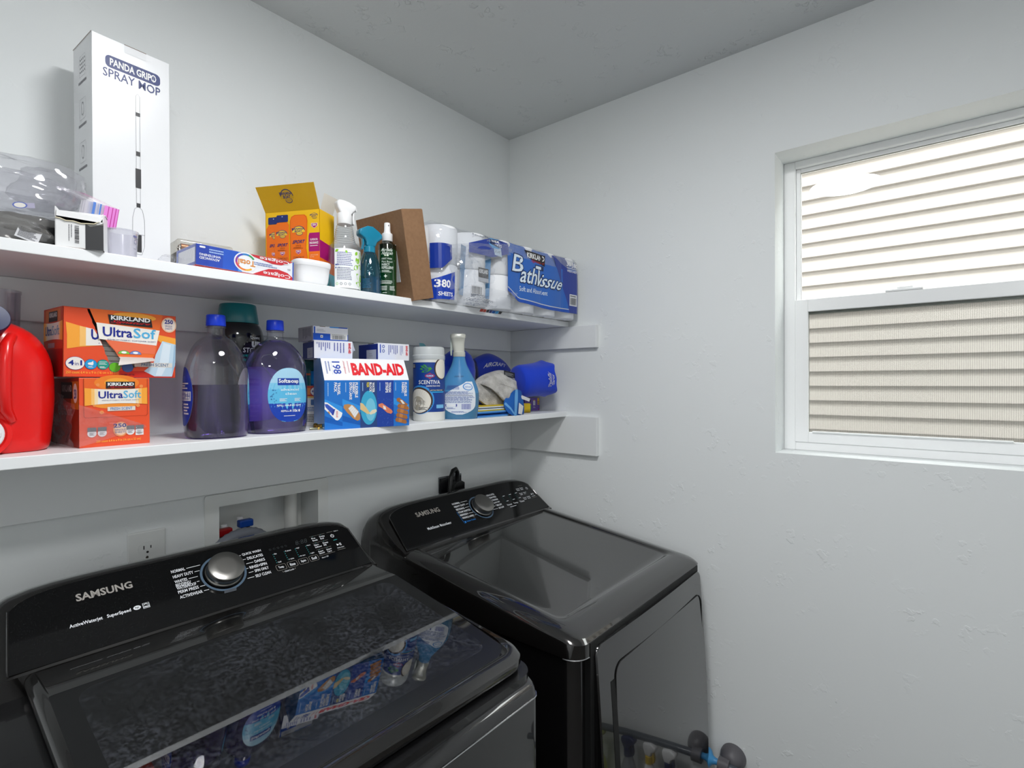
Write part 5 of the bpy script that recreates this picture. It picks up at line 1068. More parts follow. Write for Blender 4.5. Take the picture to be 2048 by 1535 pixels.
# ------------------------------------------------------------------ hand soap refills
SOAPC = film('soap_pet', (242, 242, 246), .02, (226, 226, 234), .08, 1.5, .03); BCAP = pm('blue_cap', (16, 60, 214), .3)
LIQ = pm('purple_soap', (164, 142, 220), .02, trans=1.0, ior=1.30)
def soap(name_label, loc, yaw, level, hgt):
    t = thing('soap_refill', name_label, 'soap bottle', loc, radians(yaw), 'hand soap refill bottles')
    secs = smoothsecs([(0, .054, .048, 2.6), (.004, .061, .055, 2.6), (.05, .0645, .058, 2.6), (.10, .0645, .058, 2.5), (.135, .0635, .056, 2.4), (.155, .0605, .052, 2.3), (.178, .050, .044, 2.2), (.196, .034, .032, 2.1), (.205, .0195, .0195, 2), (.212, .0165, .0165, 2), (.226, .0165, .0165, 2)], 4)
    B_ = Loft(secs); MB().loft(B_.rings(48)).build('bottle', SOAPC, t, smooth=60)
    MB().loft(B_.rings(48, off=-.0012, z0=.002, z1=level)).build('soap', LIQ, t, smooth=60)
    MB().lathe([(.0185, .222), (.0185, .2235), (.0165, .2236)], 32).build('neck_ring', SOAPC, t)
    MB().lathe([(.0178, .2255), (.0183, .2265), (.0175, .2465), (.0165, .2480), (.001, .2482)], 40).build('cap', BCAP, t, smooth=35)
    for s_ in (1, -1):       # moulded thumb grips
        MB().tube([B_.pt(radians(a) if s_ > 0 else radians(180 - a), z, .0006) for a, z in ((-62, .118), (-50, .135), (-40, .148), (-34, .160), (-40, .168), (-55, .170), (-70, .160))], .0014, 6).build('grip_ridge', SOAPC, t)
    LW = .040; LH = .0585; Z = .083
    for side in (0, 1):
        th0 = -pi / 2 if side == 0 else pi / 2; A = Art(); A.ell(0, 0, LW, LH, C(236, 236, 238), 0, n=44, rings=8); A.build('label_back', t, B_.wrap(th0, Z, .060), lift=-.0003); A = Art()
        A.ell(0, 0, LW, LH, C(96, 190, 232), 0, n=44, rings=8)
        if side == 0:
            def ellc(v0, v1, m, l):
                vs = []; fs = []; n = 12; K = 10
                for j in range(n + 1):
                    v = v0 + (v1 - v0) * j / n; e = LW * sqrt(max(0, 1 - (v / LH) ** 2)) * .998
                    for k in range(K + 1): vs.append((-e + 2 * e * k / K, v))
                for j in range(n):
                    for k in range(K): fs.append((j * (K + 1) + k, j * (K + 1) + k + 1, (j + 1) * (K + 1) + k + 1, (j + 1) * (K + 1) + k))
                A.add(vs, fs, m, l)
            ellc(.026, LH * .995, C(168, 212, 236), 1); ellc(.012, .026, C(130, 202, 234), 1); ellc(-LH * .995, -.018, C(20, 64, 176), 1)
            A.rect(-.020, .021, .017, .036, C(20, 60, 160), 2, nu=8); A.text('Softsoap', -.018, .0235, .015, .0345, WHITE, 3, bold=.025)
            A.text('advanced', -.014, .009, .015, .0145, C(232, 246, 252), 3, bold=.01); A.text('clean', -.006, .000, .010, .0055, C(232, 246, 252), 3, bold=.01)
            A.lines(-.016, -.014, -.003, -.007, 3, WHITE, 3); A.lines(.006, -.014, .019, -.007, 3, WHITE, 3); A.text('REFILL HAND SOAP', -.021, -.0245, .0195, -.0205, WHITE, 3, bold=.02); A.line([(-.021, -.0265), (.019, -.0265)], .0004, WHITE, 3)
            A.text('REFILLS', -.013, -.0365, .0015, -.0325, WHITE, 3, bold=.02); A.text('10x', .003, -.0375, .0115, -.031, WHITE, 3, bold=.03); A.ell(.015, -.0345, .002, .003, WHITE, 3, n=10); A.lines(-.008, -.0465, .008, -.044, 1, WHITE, 3)
            for i in range(16): A.ring(-.034 + .012 * random.random(), -.016 + .03 * random.random(), .0012, .0012, .4, C(20, 70, 150), 3, n=10)
        else:
            A.p = []; A.ell(0, 0, LW, LH, C(20, 60, 170), 0, n=44, rings=8); A.rect(-.034, -.008, .034, .010, C(232, 236, 240), 1, nu=10); A.lines(-.032, -.006, .032, .008, 5, C(60, 90, 170), 2); A.rect(-.012, .030, .012, .040, C(60, 90, 200), 1, nu=4); A.lines(-.026, .014, .026, .028, 3, WHITE, 2); A.rect(-.030, -.034, -.004, -.012, C(236, 238, 240), 1, nu=5); A.barcode(-.028, -.032, -.006, -.014, DK, 2); A.lines(.004, -.036, .028, -.012, 4, WHITE, 2)
        A.build('label', t, B_.wrap(th0, Z, .060), step=.00008)
    return t
soap('half-empty purple hand soap refill bottle next to the orange cartons', (-1.1765, -.197, ZL), 79, .106, 0)
soap('full purple hand soap refill bottle with the label facing forward', (-1.0505, -.192, ZL), 3, .203, 0)

# ------------------------------------------------------------------ black scent booster bottle
t = thing('scent_booster_bottle', 'black scent booster bottle with a wide teal cap behind the soap', 'bottle', (-1.082, -.078, ZL), radians(9))
B_ = Loft(smoothsecs([(0, .044, .044, 2), (.004, .048, .048, 2), (.15, .049, .049, 2), (.195, .054, .054, 2), (.22, .0535, .0535, 2), (.238, .048, .048, 2), (.247, .042, .042, 2)], 4))
MB().loft(B_.rings(44)).build('bottle', pm('black_gloss', (14, 15, 17), .12, coat=.6), t, smooth=60)
MB().lathe([(.0435, .2465), (.0440, .248), (.0385, .288), (.0368, .2905), (.03, .2912), (.001, .2914)], 44).build('cap', pm('teal_cap', (0, 116, 122), .3, coat=.3), t, smooth=35)
A = Art(); GW = C(206, 210, 214); TC = C(30, 170, 170)
A.text('Downy', -.002, .207, .022, .216, GW, 0, slant=-.1, bold=.01); A.text('un', .0, .190, .025, .204, GW, 0, bold=.05); A.text('STOPABLES', -.018, .178, .050, .189, GW, 0, bold=.015); A.text('IN-WASH SCENT BOOSTER', -.020, .168, .045, .174, TC, 0, bold=.02); A.text('FRAGRANCE BEADS', -.018, .158, .04, .164, TC, 0, bold=.02); A.text('CAUSES PLEASURE', -.012, .148, .04, .154, TC, 0, bold=.02)
A.build('label_print', t, B_.wrap(radians(-92), 0, .053))

# ------------------------------------------------------------------ odds and ends left of the bandage carton
t = thing('green_jar', 'dark teal bottle behind the bandage carton', 'bottle', (-.893, -.060, ZL))
B_ = Loft(smoothsecs([(0, .026, .026, 2), (.003, .029, .029, 2), (.13, .029, .029, 2), (.15, .026, .026, 2), (.165, .018, .018, 2)], 3)); MB().loft(B_.rings(30)).build('bottle', pm('jar_green', (6, 92, 84), .2, coat=.4), t, smooth=50); MB().lathe([(.0185, .163), (.0185, .176), (.001, .1762)], 28).build('cap', pm('jar_cap', (4, 70, 66), .3), t, smooth=35)
A = Art(); A.rect(-.02, .128, .012, .133, C(180, 80, 30), 0, nu=4); A.build('label_print', t, B_.wrap(radians(-120), 0, .029))
t = thing('label_carton', 'narrow orange and white carton standing left of the bandage carton', 'box', (-.915, -.118, ZL), radians(-25))
w, d, h = .056, .035, .101; cb = carton(t, w, d, h, C(226, 224, 218)); A = Art(w, h); A.rect(0, .72, 1, 1, C(206, 62, 30), 0); A.rect(0, .70, 1, .74, C(230, 190, 100), 1); A.rect(0, .78, .35, .95, C(236, 140, 60), 1); A.ell(.56, .86, .22, .115, KNV, 2); A.ell(.56, .86, .205, .105, KWH, 3); A.text('4 in 1', .40, .83, .72, .90, KNV, 4, bold=.02); A.rr(.36, .52, .62, .66, .03, C(70, 110, 160), 2); A.lines(.08, .36, .9, .48, 3, C(90, 120, 170), 2, seed=2); A.lines(.08, .1, .9, .30, 5, C(90, 90, 96), 2, seed=3)
A.build('front_print', cb, faces(w, d, h)['front'])
t = thing('blue_capped_tube', 'slim tube with a light blue cap left of the bandage carton', 'tube', (-.898, -.098 + .0, ZL + .101), radians(-25))
MB().lathe([(.0125, 0), (.0125, .004), (.011, .005)], 24).build('tube_body', pm('tube_blue', (24, 84, 150), .3), t); MB().lathe([(.0128, .0045), (.0128, .036), (.0118, .0375), (.001, .0376)], 28).build('cap', pm('light_blue_cap', (20, 140, 214), .3), t, smooth=35)
BRS = pm('brass', (196, 160, 80), .25, 1); STG = pm('zinc', (150, 150, 130), .3, 1)
t = thing('brass_bolt', 'short brass bolt lying left of the bandage carton', 'bolt', (-.968, -.214, ZL + .0072))
q = Vector((0, 0, 1)).rotation_difference(Vector((.55, -.83, .08))).to_matrix(); MB().lathe([(.0072, 0), (.0072, .005), (.0045, .0055), (.0042, .018), (.0036, .0185)], 6, T=q).build('bolt_shaft', BRS, t, smooth=20); MB().lathe([(.0078, -.001), (.0078, .0005)], 20, T=q).build('washer', STG, t)
t = thing('steel_pin', 'thin metal pin lying beside the brass bolt', 'pin', (-.985, -.219, ZL + .0028))
q = Vector((0, 0, 1)).rotation_difference(Vector((.95, -.31, 0))).to_matrix(); MB().lathe([(.0026, 0), (.0026, .045), (.0018, .0465)], 10, T=q).build('pin_shaft', STG, t); MB().lathe([(.0028, .018), (.0028, .022)], 10, T=q).build('pin_collar', BRS, t)

# ------------------------------------------------------------------ bandage cartons
BAB = pm('bandage_blue', (22, 116, 206), .3, coat=.5); BAW = C(238, 238, 240); BAR = C(222, 16, 34); BAN = C(30, 70, 170); BAD = C(20, 60, 150)
w, d, h, hs_ = .2112, .085, .1143, .1665
t = thing('bandage_carton', 'large blue and white adhesive bandage carton with a sloped top', 'box', (-.8598, -.2709, ZL), radians(-14.05))
b = MB().prism([(0, 0), (d, 0), (d, hs_), (.030, hs_), (0, h)], -w / 2, w / 2, lambda p, q, a: Vector((a, p, q))); cb = b.build('carton', pm('bandage_board', (30, 126, 206), .22, coat=.7), t, smooth=0, bevel=.0006)
A = Art(w, h)
cx = [0, .195, .398, .599, .802, 1.0]
for i, m in enumerate((BAB, BAB, C(40, 70, 130), C(28, 66, 160), BAB)): A.rect(cx[i], 0, cx[i + 1], 1, m, 0)
for i in (0, 1, 4): A.poly([(cx[i], .62), (cx[i], .48), (cx[i + 1], .32), (cx[i + 1], .46)], C(50, 150, 230), 1); A.poly([(cx[i], .28), (cx[i], .16), (cx[i + 1], .06), (cx[i + 1], .14)], C(16, 92, 180), 1)
A.ell(.50, .42, .098, .36, C(60, 170, 210), 1, n=30); A.ell(.52, .38, .06, .24, C(120, 200, 225), 2, n=24)
R_ = random.Random(3)
for i in range(60):
    x = .61 + .18 * R_.random(); y = .03 + .93 * R_.random(); A.line([(x, y), (x + .008, y + .012)], .0006, C(80, 110, 190), 1)
def vtext(s_, x0, x1, y0, y1, m, bold=.03): A.text(s_, x0, y0, x1, y1, m, 4, rot=3, bold=bold)
vtext('TRAVEL', .14, .172, .70, .955, WHITE); vtext('PACK', .103, .135, .76, .955, WHITE); vtext('FLEXIBLE', .34, .372, .64, .955, WHITE); vtext('FABRIC', .308, .337, .72, .955, WHITE); vtext('EXTRA LARGE', .274, .304, .60, .955, WHITE)
vtext('WATER', .54, .568, .74, .955, WHITE); vtext('BLOCK', .507, .535, .75, .955, WHITE); vtext('FLEX', .475, .502, .85, .955, C(240, 220, 40)); vtext('TOUGH', .738, .770, .74, .955, WHITE); vtext('STRIPS', .70, .732, .73, .955, WHITE); vtext('FLEXIBLE', .94, .970, .65, .955, WHITE); vtext('FABRIC', .905, .935, .72, .955, WHITE)
for x, y in ((.03, .66), (.225, .74), (.42, .76), (.625, .76), (.82, .76)): A.lines(x, y, x + .016, .95, 1, C(170, 205, 240), 3, vert=True)
TAN = C(196, 140, 84); TAN2 = C(170, 108, 56)
A.poly([(0, .56), (.03, .55), (.17, .36), (.195, .33), (.185, .26), (.16, .20), (.14, .18), (.12, .19), (0, .42)], WHITE, 3); A.poly([(0, .52), (.03, .52), (.11, .40), (.09, .29), (.01, .46)], C(60, 90, 190), 4); A.poly([(.09, .40), (.115, .42), (.095, .29), (.075, .30)], C(40, 60, 160), 5); A.text('BAND-AID', .125, .24, .145, .37, BAR, 5, rot=3); A.poly([(.03, .37), (.05, .37), (.06, .32), (.05, .32)], TAN, 5)
A.poly([(.205, .44), (.215, .50), (.26, .51), (.32, .48), (.37, .38), (.397, .27), (.395, .18), (.365, .155), (.32, .20), (.25, .33)], TAN, 3); A.poly([(.26, .42), (.30, .49), (.38, .34), (.335, .215)], C(236, 236, 236), 4)
for k in range(6): A.line([(.263 + k * .014, .415 - k * .038), (.302 + k * .015, .482 - k * .028)], .0003, C(150, 150, 150), 5)
A.poly([(.398, .53), (.43, .51), (.47, .42), (.51, .31), (.49, .28), (.44, .34), (.398, .39)], C(226, 196, 140), 3); A.poly([(.50, .30), (.54, .37), (.585, .385), (.595, .34), (.57, .30), (.52, .27)], C(236, 222, 190), 3)
A.poly([(.615, .49), (.66, .51), (.72, .43), (.775, .36), (.79, .31), (.77, .27), (.72, .30), (.66, .40), (.615, .44)], C(226, 130, 96), 3); A.poly([(.67, .46), (.70, .43), (.71, .36), (.675, .38)], C(240, 236, 230), 4)
for x, y in ((.83, .24), (.84, .34), (.848, .44), (.82, .14)):
    A.poly([(x, y), (x + .02, y + .05), (x + .14, y - .02 + .0), (x + .15, y - .08), (x + .13, y - .10), (x + .01, y - .04)], TAN2, 3); A.poly([(x + .05, y + .035), (x + .09, y + .01), (x + .08, y - .065), (x + .04, y - .045)], C(196, 130, 70), 4)
A.poly([(.84, .60), (.87, .62), (.92, .56), (.985, .46), (.96, .44), (.90, .48), (.84, .55)], TAN2, 5); A.poly([(.88, .57), (.91, .56), (.945, .48), (.915, .475)], C(236, 232, 224), 6)
A.build('front_print', cb, faces(w, d, h)['front'])
SLV = Vector((0, .030, hs_ - h)); A = Art(w, SLV.length); A.rect(0, 0, 1, 1, BAW, 0)
A.text('BAND-AID', .325, .22, .965, .80, BAR, 2, bold=.05); A.text('198', .115, .28, .205, .86, BAN, 2, rot=3, bold=.02); A.lines(.03, .25, .095, .86, 2, C(140, 150, 190), 2, vert=True); A.line([(.105, .86), (.105, .25)], .0005, C(150, 160, 190), 2); A.text('Johnson&Johnson', .235, .30, .262, .88, C(220, 90, 100), 2, rot=3, slant=.1); A.lines(.28, .3, .305, .88, 1, C(220, 170, 176), 2, vert=True)
A.build('top_print', cb, flat((-w / 2, 0, h), (1, 0, 0), SLV))
def smallbox(lab, loc, yaw, w, h, d, kind):
    t = thing('bandage_box', lab, 'box', loc, radians(yaw), 'small bandage boxes')
    cb = carton(t, w, d, h, C(236, 236, 242)); F = faces(w, d, h); A = Art(w, h)
    if kind == 'end':
        A.rect(.0, .03, 1, .50, C(20, 86, 200), 0); A.rect(.02, .5, .06, .95, C(20, 86, 200), 0); A.lines(.1, .62, .36, .82, 2, C(190, 192, 204), 1); A.rect(.48, .10, .98, .52, C(238, 238, 238), 2); A.barcode(.53, .13, .92, .40, DK, 3); A.lines(.52, .42, .9, .48, 1, GREY, 3); A.rect(.2, .2, .27, .38, WHITE, 2); A.ell(.235, .29, .02, .05, GREY, 3, n=10); A.rect(.46, .93, .72, 1, C(30, 140, 220), 2); A.rect(.72, .93, .98, 1, C(20, 80, 190), 2); A.rect(.18, .965, .34, 1, C(110, 90, 70), 2)
    else:
        lx = .05 if kind == 'L' else .38
        A.text('BAND-AID', .885, .30, .955, .90, BAR, 2, rot=3, bold=.03); x = .06
        if kind == 'R': A.rect(.055, .42, .085, .92, C(20, 70, 180), 2); A.ring(.165, .80, .045, .10, .35, BAN, 2, n=6); A.ring(.165, .54, .045, .10, .35, BAN, 2, n=6); x = .27
        else: A.ring(.075, .86, .02, .045, .4, C(80, 90, 170), 2, n=10)
        A.lines(x + .04, .30, x + .36, .90, 6, C(110, 116, 180), 2, vert=True, fill=.45, seed=len(lab), ragged=.6); A.lines(x + .42, .30, .80, .90, 4, C(120, 124, 184), 2, vert=True, fill=.4, seed=len(lab) + 1, ragged=.5)
    A.build('front_print', cb, F['front'])
    A = Art(d, h)
    if kind == 'end': A.rect(0, 0, 1, 1, C(176, 172, 180), 0); A.lines(.3, .15, .9, .9, 7, C(110, 106, 120), 1, vert=True)
    else: A.rect(0, 0, 1, .95, C(16, 44, 140), 0); A.rect(.42, .04, .92, .62, C(206, 208, 222), 1); A.lines(.55, .2, .75, .45, 2, C(180, 182, 200), 2); A.rect(.5, .965, .8, 1, C(60, 50, 50), 1)
    A.build('side_print', cb, F['left'])
    if kind == 'R': MB().add([(w / 2, 0, 0), (w / 2, .0, h), (w / 2 + .010, .012, h * .35)], [(0, 1, 2)]).build('end_flap', C(190, 192, 204), t, smooth=0)
    if kind == 'L': MB().add([(w / 2, .0, h * .96), (w / 2 + .008, .004, h * .5), (w / 2 + .004, .004, h * .48), (w / 2, 0, h * .3)], [(0, 1, 2, 3)]).build('end_flap', C(206, 208, 220), t, smooth=0)
smallbox('small white bandage box directly under the topmost one, left on the carton', (-.9109, -.2018, 1.5372), -14.0, .093, .0428, .095, 'L')
smallbox('small white bandage box with a recycling mark, right on the carton', (-.7415, -.2162, 1.5372), -4.2, .0965, .0443, .095, 'R')
smallbox('topmost small bandage box with a barcode on its end', (-.9106, -.1897, 1.5805), -6.1, .0895, .0346, .085, 'end')

# ------------------------------------------------------------------ wipes tub
t = thing('wipes_tub', 'blue disinfecting wipes canister with a coconut on the label', 'canister', (-.6105, -.206, ZL), radians(0))
B_ = Loft(smoothsecs([(0, .041, .041, 2), (.003, .0445, .0445, 2), (.025, .0452, .0452, 2), (.165, .0452, .0452, 2), (.168, .0446, .0446, 2), (.174, .0446, .0446, 2)], 2))
TUBW = pm('wipes_white', (226, 226, 220), .3, coat=.2)
MB().loft(B_.rings(48)).build('canister', TUBW, t, smooth=50)
MB().lathe([(.0455, .172), (.0462, .174), (.0462, .184), (.0445, .186), (.0445, .200), (.043, .207), (.040, .2085), (.001, .209)], 48).build('lid', pm('lid_translucent', (222, 226, 226), .3, trans=.2, coat=.3), t, smooth=35)
A = Art(); TBL = C(18, 60, 140); Wd = .13; x0 = -.062
A.rect(x0, .026, x0 + Wd, .164, TBL, 0, nu=30, nv=8)
A.rect(x0 + .002, .148, x0 + .017, .160, BLACK, 2, nu=3); A.text('KILLS\n99.9%', x0 + .004, .150, x0 + .015, .159, WHITE, 3, bold=.02)
BRN = C(70, 48, 36); CRM = C(232, 226, 212)
A.ell(.036, .146, .024, .030, BRN, 1, n=36, rings=6); A.ell(.0375, .146, .0215, .0275, CRM, 2, n=36, rings=4)
for a, L_ in ((2.9, .034), (3.15, .036), (3.45, .032), (2.7, .028)): leaf(A, .006, .146, L_, a, C(60, 150, 50), 3, .13)
A.ell(-.030, .060, .042, .040, C(60, 150, 220), 1, n=40, rings=8); A.ell(-.032, .058, .040, .037, BRN, 2, n=40, rings=8); A.ell(-.033, .057, .036, .0335, CRM, 3, n=40, rings=8); A.ell(-.036, .050, .02, .020, C(176, 168, 150), 4, n=24, rings=2)
for i in range(12): a = .3 + i * .22; A.line([(-.034 + .022 * cos(a), .052 + .022 * sin(a)), (-.033 + .033 * cos(a), .057 + .030 * sin(a))], .0006, C(206, 198, 180), 4)
A.poly([(-.012, .127), (.0, .135), (.012, .127), (.0, .118)], C(206, 50, 40), 4); A.rr(-.013, .122, .013, .132, .004, C(206, 50, 40), 4) if False else None
A.ell(0, .1265, .0135, .0052, C(206, 50, 40), 5, n=20); A.ell(0, .1265, .0115, .0040, C(30, 70, 170), 6, n=20); A.text('CLOROX', -.0095, .1245, .0095, .1285, WHITE, 7, bold=.03)
A.text('SCENTIVA', -.032, .1035, .030, .1145, WHITE, 5, bold=.01); A.text('DISINFECTING WIPES', -.010, .0965, .030, .1, WHITE, 5, bold=.02); A.rect(-.002, .084, .045, .0885, BLACK, 5, nu=6); A.text('LASTING FRESHNESS', .0, .085, .04, .0878, WHITE, 6, bold=.01); A.rect(.006, .0795, .045, .0832, C(40, 160, 220), 5, nu=6)
A.lines(-.034, .047, -.012, .058, 4, C(130, 126, 118), 5); A.rr(-.034, .031, -.006, .041, .002, C(200, 196, 186), 5); A.lines(-.033, .032, -.007, .040, 3, C(90, 88, 84), 6); A.rect(.018, .036, .045, .046, C(120, 190, 236), 5, nu=4)
A.build('label', t, B_.wrap(radians(-128), 0, .0452), step=.0001)
# teal pouch behind it
t = thing('foil_wipes_pouch', 'thin teal plastic pouch standing behind the wipes canister', 'pouch', (-.503, -.072, ZL), radians(-20))
def pf(u, v): return Vector((-.023 + .046 * u, -.010 * sin(pi * u) * (1 - v * .8) + .006 * sin(6 * v + 3 * u), .232 * v - .05 * max(0, u - .35) * v))
MB().grid(pf, 10, 14).build('pouch_front', pm('pouch_teal', (30, 150, 160), .25, coat=.5, noise=(14, (140, 200, 220), .8)), t, smooth=60, fix=False)
MB().grid(lambda u, v: pf(1 - u, v) * 1.0 + Vector((0, .018 * sin(pi * u) * (1 - v) + .0006, 0)), 10, 14).build('pouch_back', pm('pouch_silver', (150, 170, 190), .25, .3), t, smooth=60, fix=False)

# ------------------------------------------------------------------ blue air freshener spray
t = thing('freshener_spray', 'light blue fabric spray bottle with its white back label showing', 'spray bottle', (-.5075, -.2245, ZL), radians(-44))
B_ = Loft(smoothsecs([(0, .047, .030, 2.4), (.003, .052, .034, 2.4), (.03, .0565, .036, 2.4), (.06, .0585, .036, 2.4), (.085, .0565, .035, 2.3), (.115, .046, .031, 2.2), (.14, .033, .026, 2.1), (.158, .024, .021, 2), (.175, .019, .018, 2), (.186, .0175, .0172, 2)], 5))
FB = film('blue_bottle_film', (120, 186, 228), .25, (70, 150, 214), .10, 1.5, .06)
MB().loft(B_.rings(44)).build('bottle', pm('blue_bottle', (92, 164, 220), .22, trans=.35, ior=1.3), t, smooth=60)
MB().loft(B_.rings(44, off=.0003, z0=.003, z1=.076), None, False, False).build('liquid', pm('blue_liquid', (64, 120, 158), .18, coat=.4), t, smooth=60)
A = Art(); LBW = C(226, 232, 240); LBN = C(70, 96, 170)
vs = []; fs = []; n = 22; K = 10
for j in range(n + 1):
    v = j / n; z = .014 + .096 * v; hw = .0435 * (1 - (1 - min(1, (v + .02) / .32)) ** 2.2) if v < .32 else .0435
    x0_ = -hw; x1_ = hw * (1 - .12 * max(0, v - .6)); x0_ = x0_ if v < .58 else -hw + (v - .58) / .42 * .062
    for k in range(K + 1): vs.append((x0_ + (x1_ - x0_) * k / K, z))
for j in range(n):
    for k in range(K): fs.append((j * (K + 1) + k, j * (K + 1) + k + 1, (j + 1) * (K + 1) + k + 1, (j + 1) * (K + 1) + k))
A.add(vs, fs, LBW, 0)
A.ell(.022, .095, .015, .011, C(90, 150, 214), 1, n=28, rings=2); A.ell(.022, .095, .012, .0085, C(226, 234, 244), 2, n=28, rings=2); A.text('febreze', .013, .092, .031, .098, C(90, 130, 200), 3, slant=.2)
A.lines(-.034, .087, .002, .100, 5, LBN, 2, seed=5, ragged=.1); A.lines(-.040, .072, .040, .082, 4, LBN, 2, seed=6); A.rect(-.040, .069, .032, .0703, C(40, 50, 110), 2, nu=6); A.lines(-.040, .054, .040, .067, 5, LBN, 2, seed=7); A.lines(-.04, .048, .036, .053, 2, LBN, 2, seed=8); A.rr(-.035, .037, -.004, .045, .002, C(30, 50, 150), 2); A.lines(-.032, .039, -.008, .043, 1, WHITE, 3, ragged=.01); A.barcode(.003, .029, .027, .045, C(90, 100, 180), 2); A.lines(-.032, .030, -.006, .035, 2, LBN, 2); A.lines(-.018, .019, .018, .024, 2, LBN, 2)
A.text('LR294 1500', -.016, .1235, .014, .1275, C(40, 70, 110), 2)
A.build('back_label', t, B_.wrap(-pi / 2, 0, .050), lift=.0008)
PEARL = pm('pearl_white', (206, 206, 196), .3, .2, coat=.3)
MB().lathe([(.0178, .184), (.0186, .186), (.0186, .197), (.0170, .199)], 32).build('collar', PEARL, t, smooth=35)
MB().loft([[Vector((cx_ + rx_ * Loft.sp(cos(a), 3), ry_ * Loft.sp(sin(a), 3), z_)) for a in [2 * pi * k / 28 for k in range(28)]] for z_, rx_, ry_, cx_ in ((.197, .0165, .0150, 0), (.205, .0170, .0152, -.001), (.222, .0190, .0165, -.003), (.238, .0225, .019, -.003), (.240, .0238, .0205, -.003), (.249, .0235, .020, -.003), (.252, .0205, .0175, -.003))]).build('spray_head', PEARL, t, smooth=40)
MB().prism([(-.020, .238), (-.026, .236), (-.0265, .205), (-.0255, .187), (-.0215, .187), (-.0195, .205)], -.006, .006, lambda p, q, a: Vector((p, a, q))).build('trigger', pm('trigger_clear', (196, 206, 200), .25, trans=.3), t, smooth=30, bevel=.0012)

# ------------------------------------------------------------------ blue fabric pieces and cloths
ROY = pm('royal_blue_fabric', (4, 58, 200), .8, sheen=.3, bump=(300, .15, .0008)); ROY2 = pm('royal_blue_nylon', (6, 50, 180), .6, sheen=.2)
def bez(P, m, name, root, n=14, thick=.004, amp=0, seed=1):
    B3 = lambda t_: ((1 - t_) ** 3, 3 * t_ * (1 - t_) ** 2, 3 * t_ * t_ * (1 - t_), t_ ** 3); Rr = random.Random(seed); ph = [Rr.uniform(0, 6) for _ in range(3)]
    def f(u, v, o=0):
        bu, bv = B3(u), B3(v); p = Vector((0, 0, 0))
        for j in range(4):
            for i in range(4): p += Vector(P[j][i]) * bu[i] * bv[j]
        return p + Vector((-.5, -.8, .3)) * (amp * (sin(8 * u + 5 * v + ph[0]) + .5 * sin(15 * u - 7 * v + ph[1]))) + Vector((.5, .8, -.2)) * o
    b = MB(); nn = n + 1
    vs = [f(i / n, j / n) for j in range(nn) for i in range(nn)] + [f(i / n, j / n, thick) for j in range(nn) for i in range(nn)]
    fs = [(j * nn + i, j * nn + i + 1, (j + 1) * nn + i + 1, (j + 1) * nn + i) for j in range(n) for i in range(n)]; K = nn * nn
    fs += [tuple(reversed([K + q for q in f_])) for f_ in list(fs)]
    ring = [i for i in range(nn)] + [j * nn + n for j in range(1, nn)] + [n * nn + i for i in range(n - 1, -1, -1)] + [j * nn for j in range(n - 1, 0, -1)]
    fs += [(ring[k], ring[(k + 1) % len(ring)], K + ring[(k + 1) % len(ring)], K + ring[k]) for k in range(len(ring))]
    b.add(vs, fs); return b.build(name, m, root, smooth=55), f
t = thing('fabric_hat', 'round royal blue fabric hat behind the blue spray bottle', 'hat', (-.395, -.095, ZL))
MB().loft([[Vector((.074 * k * cos(a) + dx, .052 * k * sin(a), z)) for a in [2 * pi * i / 36 for i in range(36)]] for z, k, dx in ((.0, .62, -.02), (.03, .72, -.014), (.07, .90, -.006), (.11, 1.0, 0), (.145, .99, .004), (.175, .88, .008), (.198, .68, .010), (.212, .42, .012), (.218, .12, .012))]).build('crown', ROY, t, smooth=60)
b = MB(); b.grid(lambda u, v: Vector((-.05 - .055 * v - .01 * sin(pi * u), -.05 + .10 * u, .150 - .05 * v + .012 * sin(pi * u))), 12, 6); b.build('brim', ROY, t, smooth=60)
t = thing('blue_tote', 'folded royal blue fabric bag against the wall behind the grey towel', 'bag', (0, 0, 0))
P = [[(-.30, -.075, 1.375), (-.22, -.085, 1.372), (-.12, -.085, 1.372), (-.105, -.085, 1.374)], [(-.30, -.12, 1.46), (-.22, -.125, 1.46), (-.13, -.12, 1.46), (-.10, -.13, 1.44)], [(-.29, -.11, 1.555), (-.21, -.12, 1.575), (-.13, -.12, 1.60), (-.075, -.12, 1.50)], [(-.275, -.06, 1.560), (-.195, -.055, 1.592), (-.13, -.05, 1.605), (-.075, -.06, 1.49)]]
o, bf = bez(P, ROY2, 'bag_front', t, 18, .02, .003, 3)
A = Art(); A.text('AIRCRAFT', .12, .625, .62, .70, C(220, 222, 232), 0, bold=.02, slant=.1); A.build('bag_print', o, lambda u, v, dd: bf(u, v, -.0008 - dd))
t = thing('blue_bucket_hat', 'royal blue hat with white outlined lettering at the right end', 'hat', (-.130, -.207, 1.4195))
axd = Vector((.135, -.035, .012)).normalized(); q = Vector((0, 0, 1)).rotation_difference(axd).to_matrix()
rings = []
for s_, r in ((-.066, .047), (-.062, .054), (-.05, .058), (-.02, .0585), (.02, .0595), (.045, .063), (.058, .066), (.064, .065), (.058, .060), (.03, .052)):
    ring = []
    for k in range(40):
        a = 2 * pi * k / 40; wv_ = .0035 * sin(5 * a + 1) * max(0, (s_ + .02) / .09); ring.append(q @ Vector(((r + wv_) * cos(a), (r + wv_) * sin(a), s_ + (.006 * sin(4 * a) + .005 * sin(7 * a + 2)) * max(0, s_ / .07))) + Vector((0, 0, .065)))
    rings.append(ring)
o = MB().loft(rings, None, True, False).build('hat_body', ROY, t, smooth=60)
A = Art()
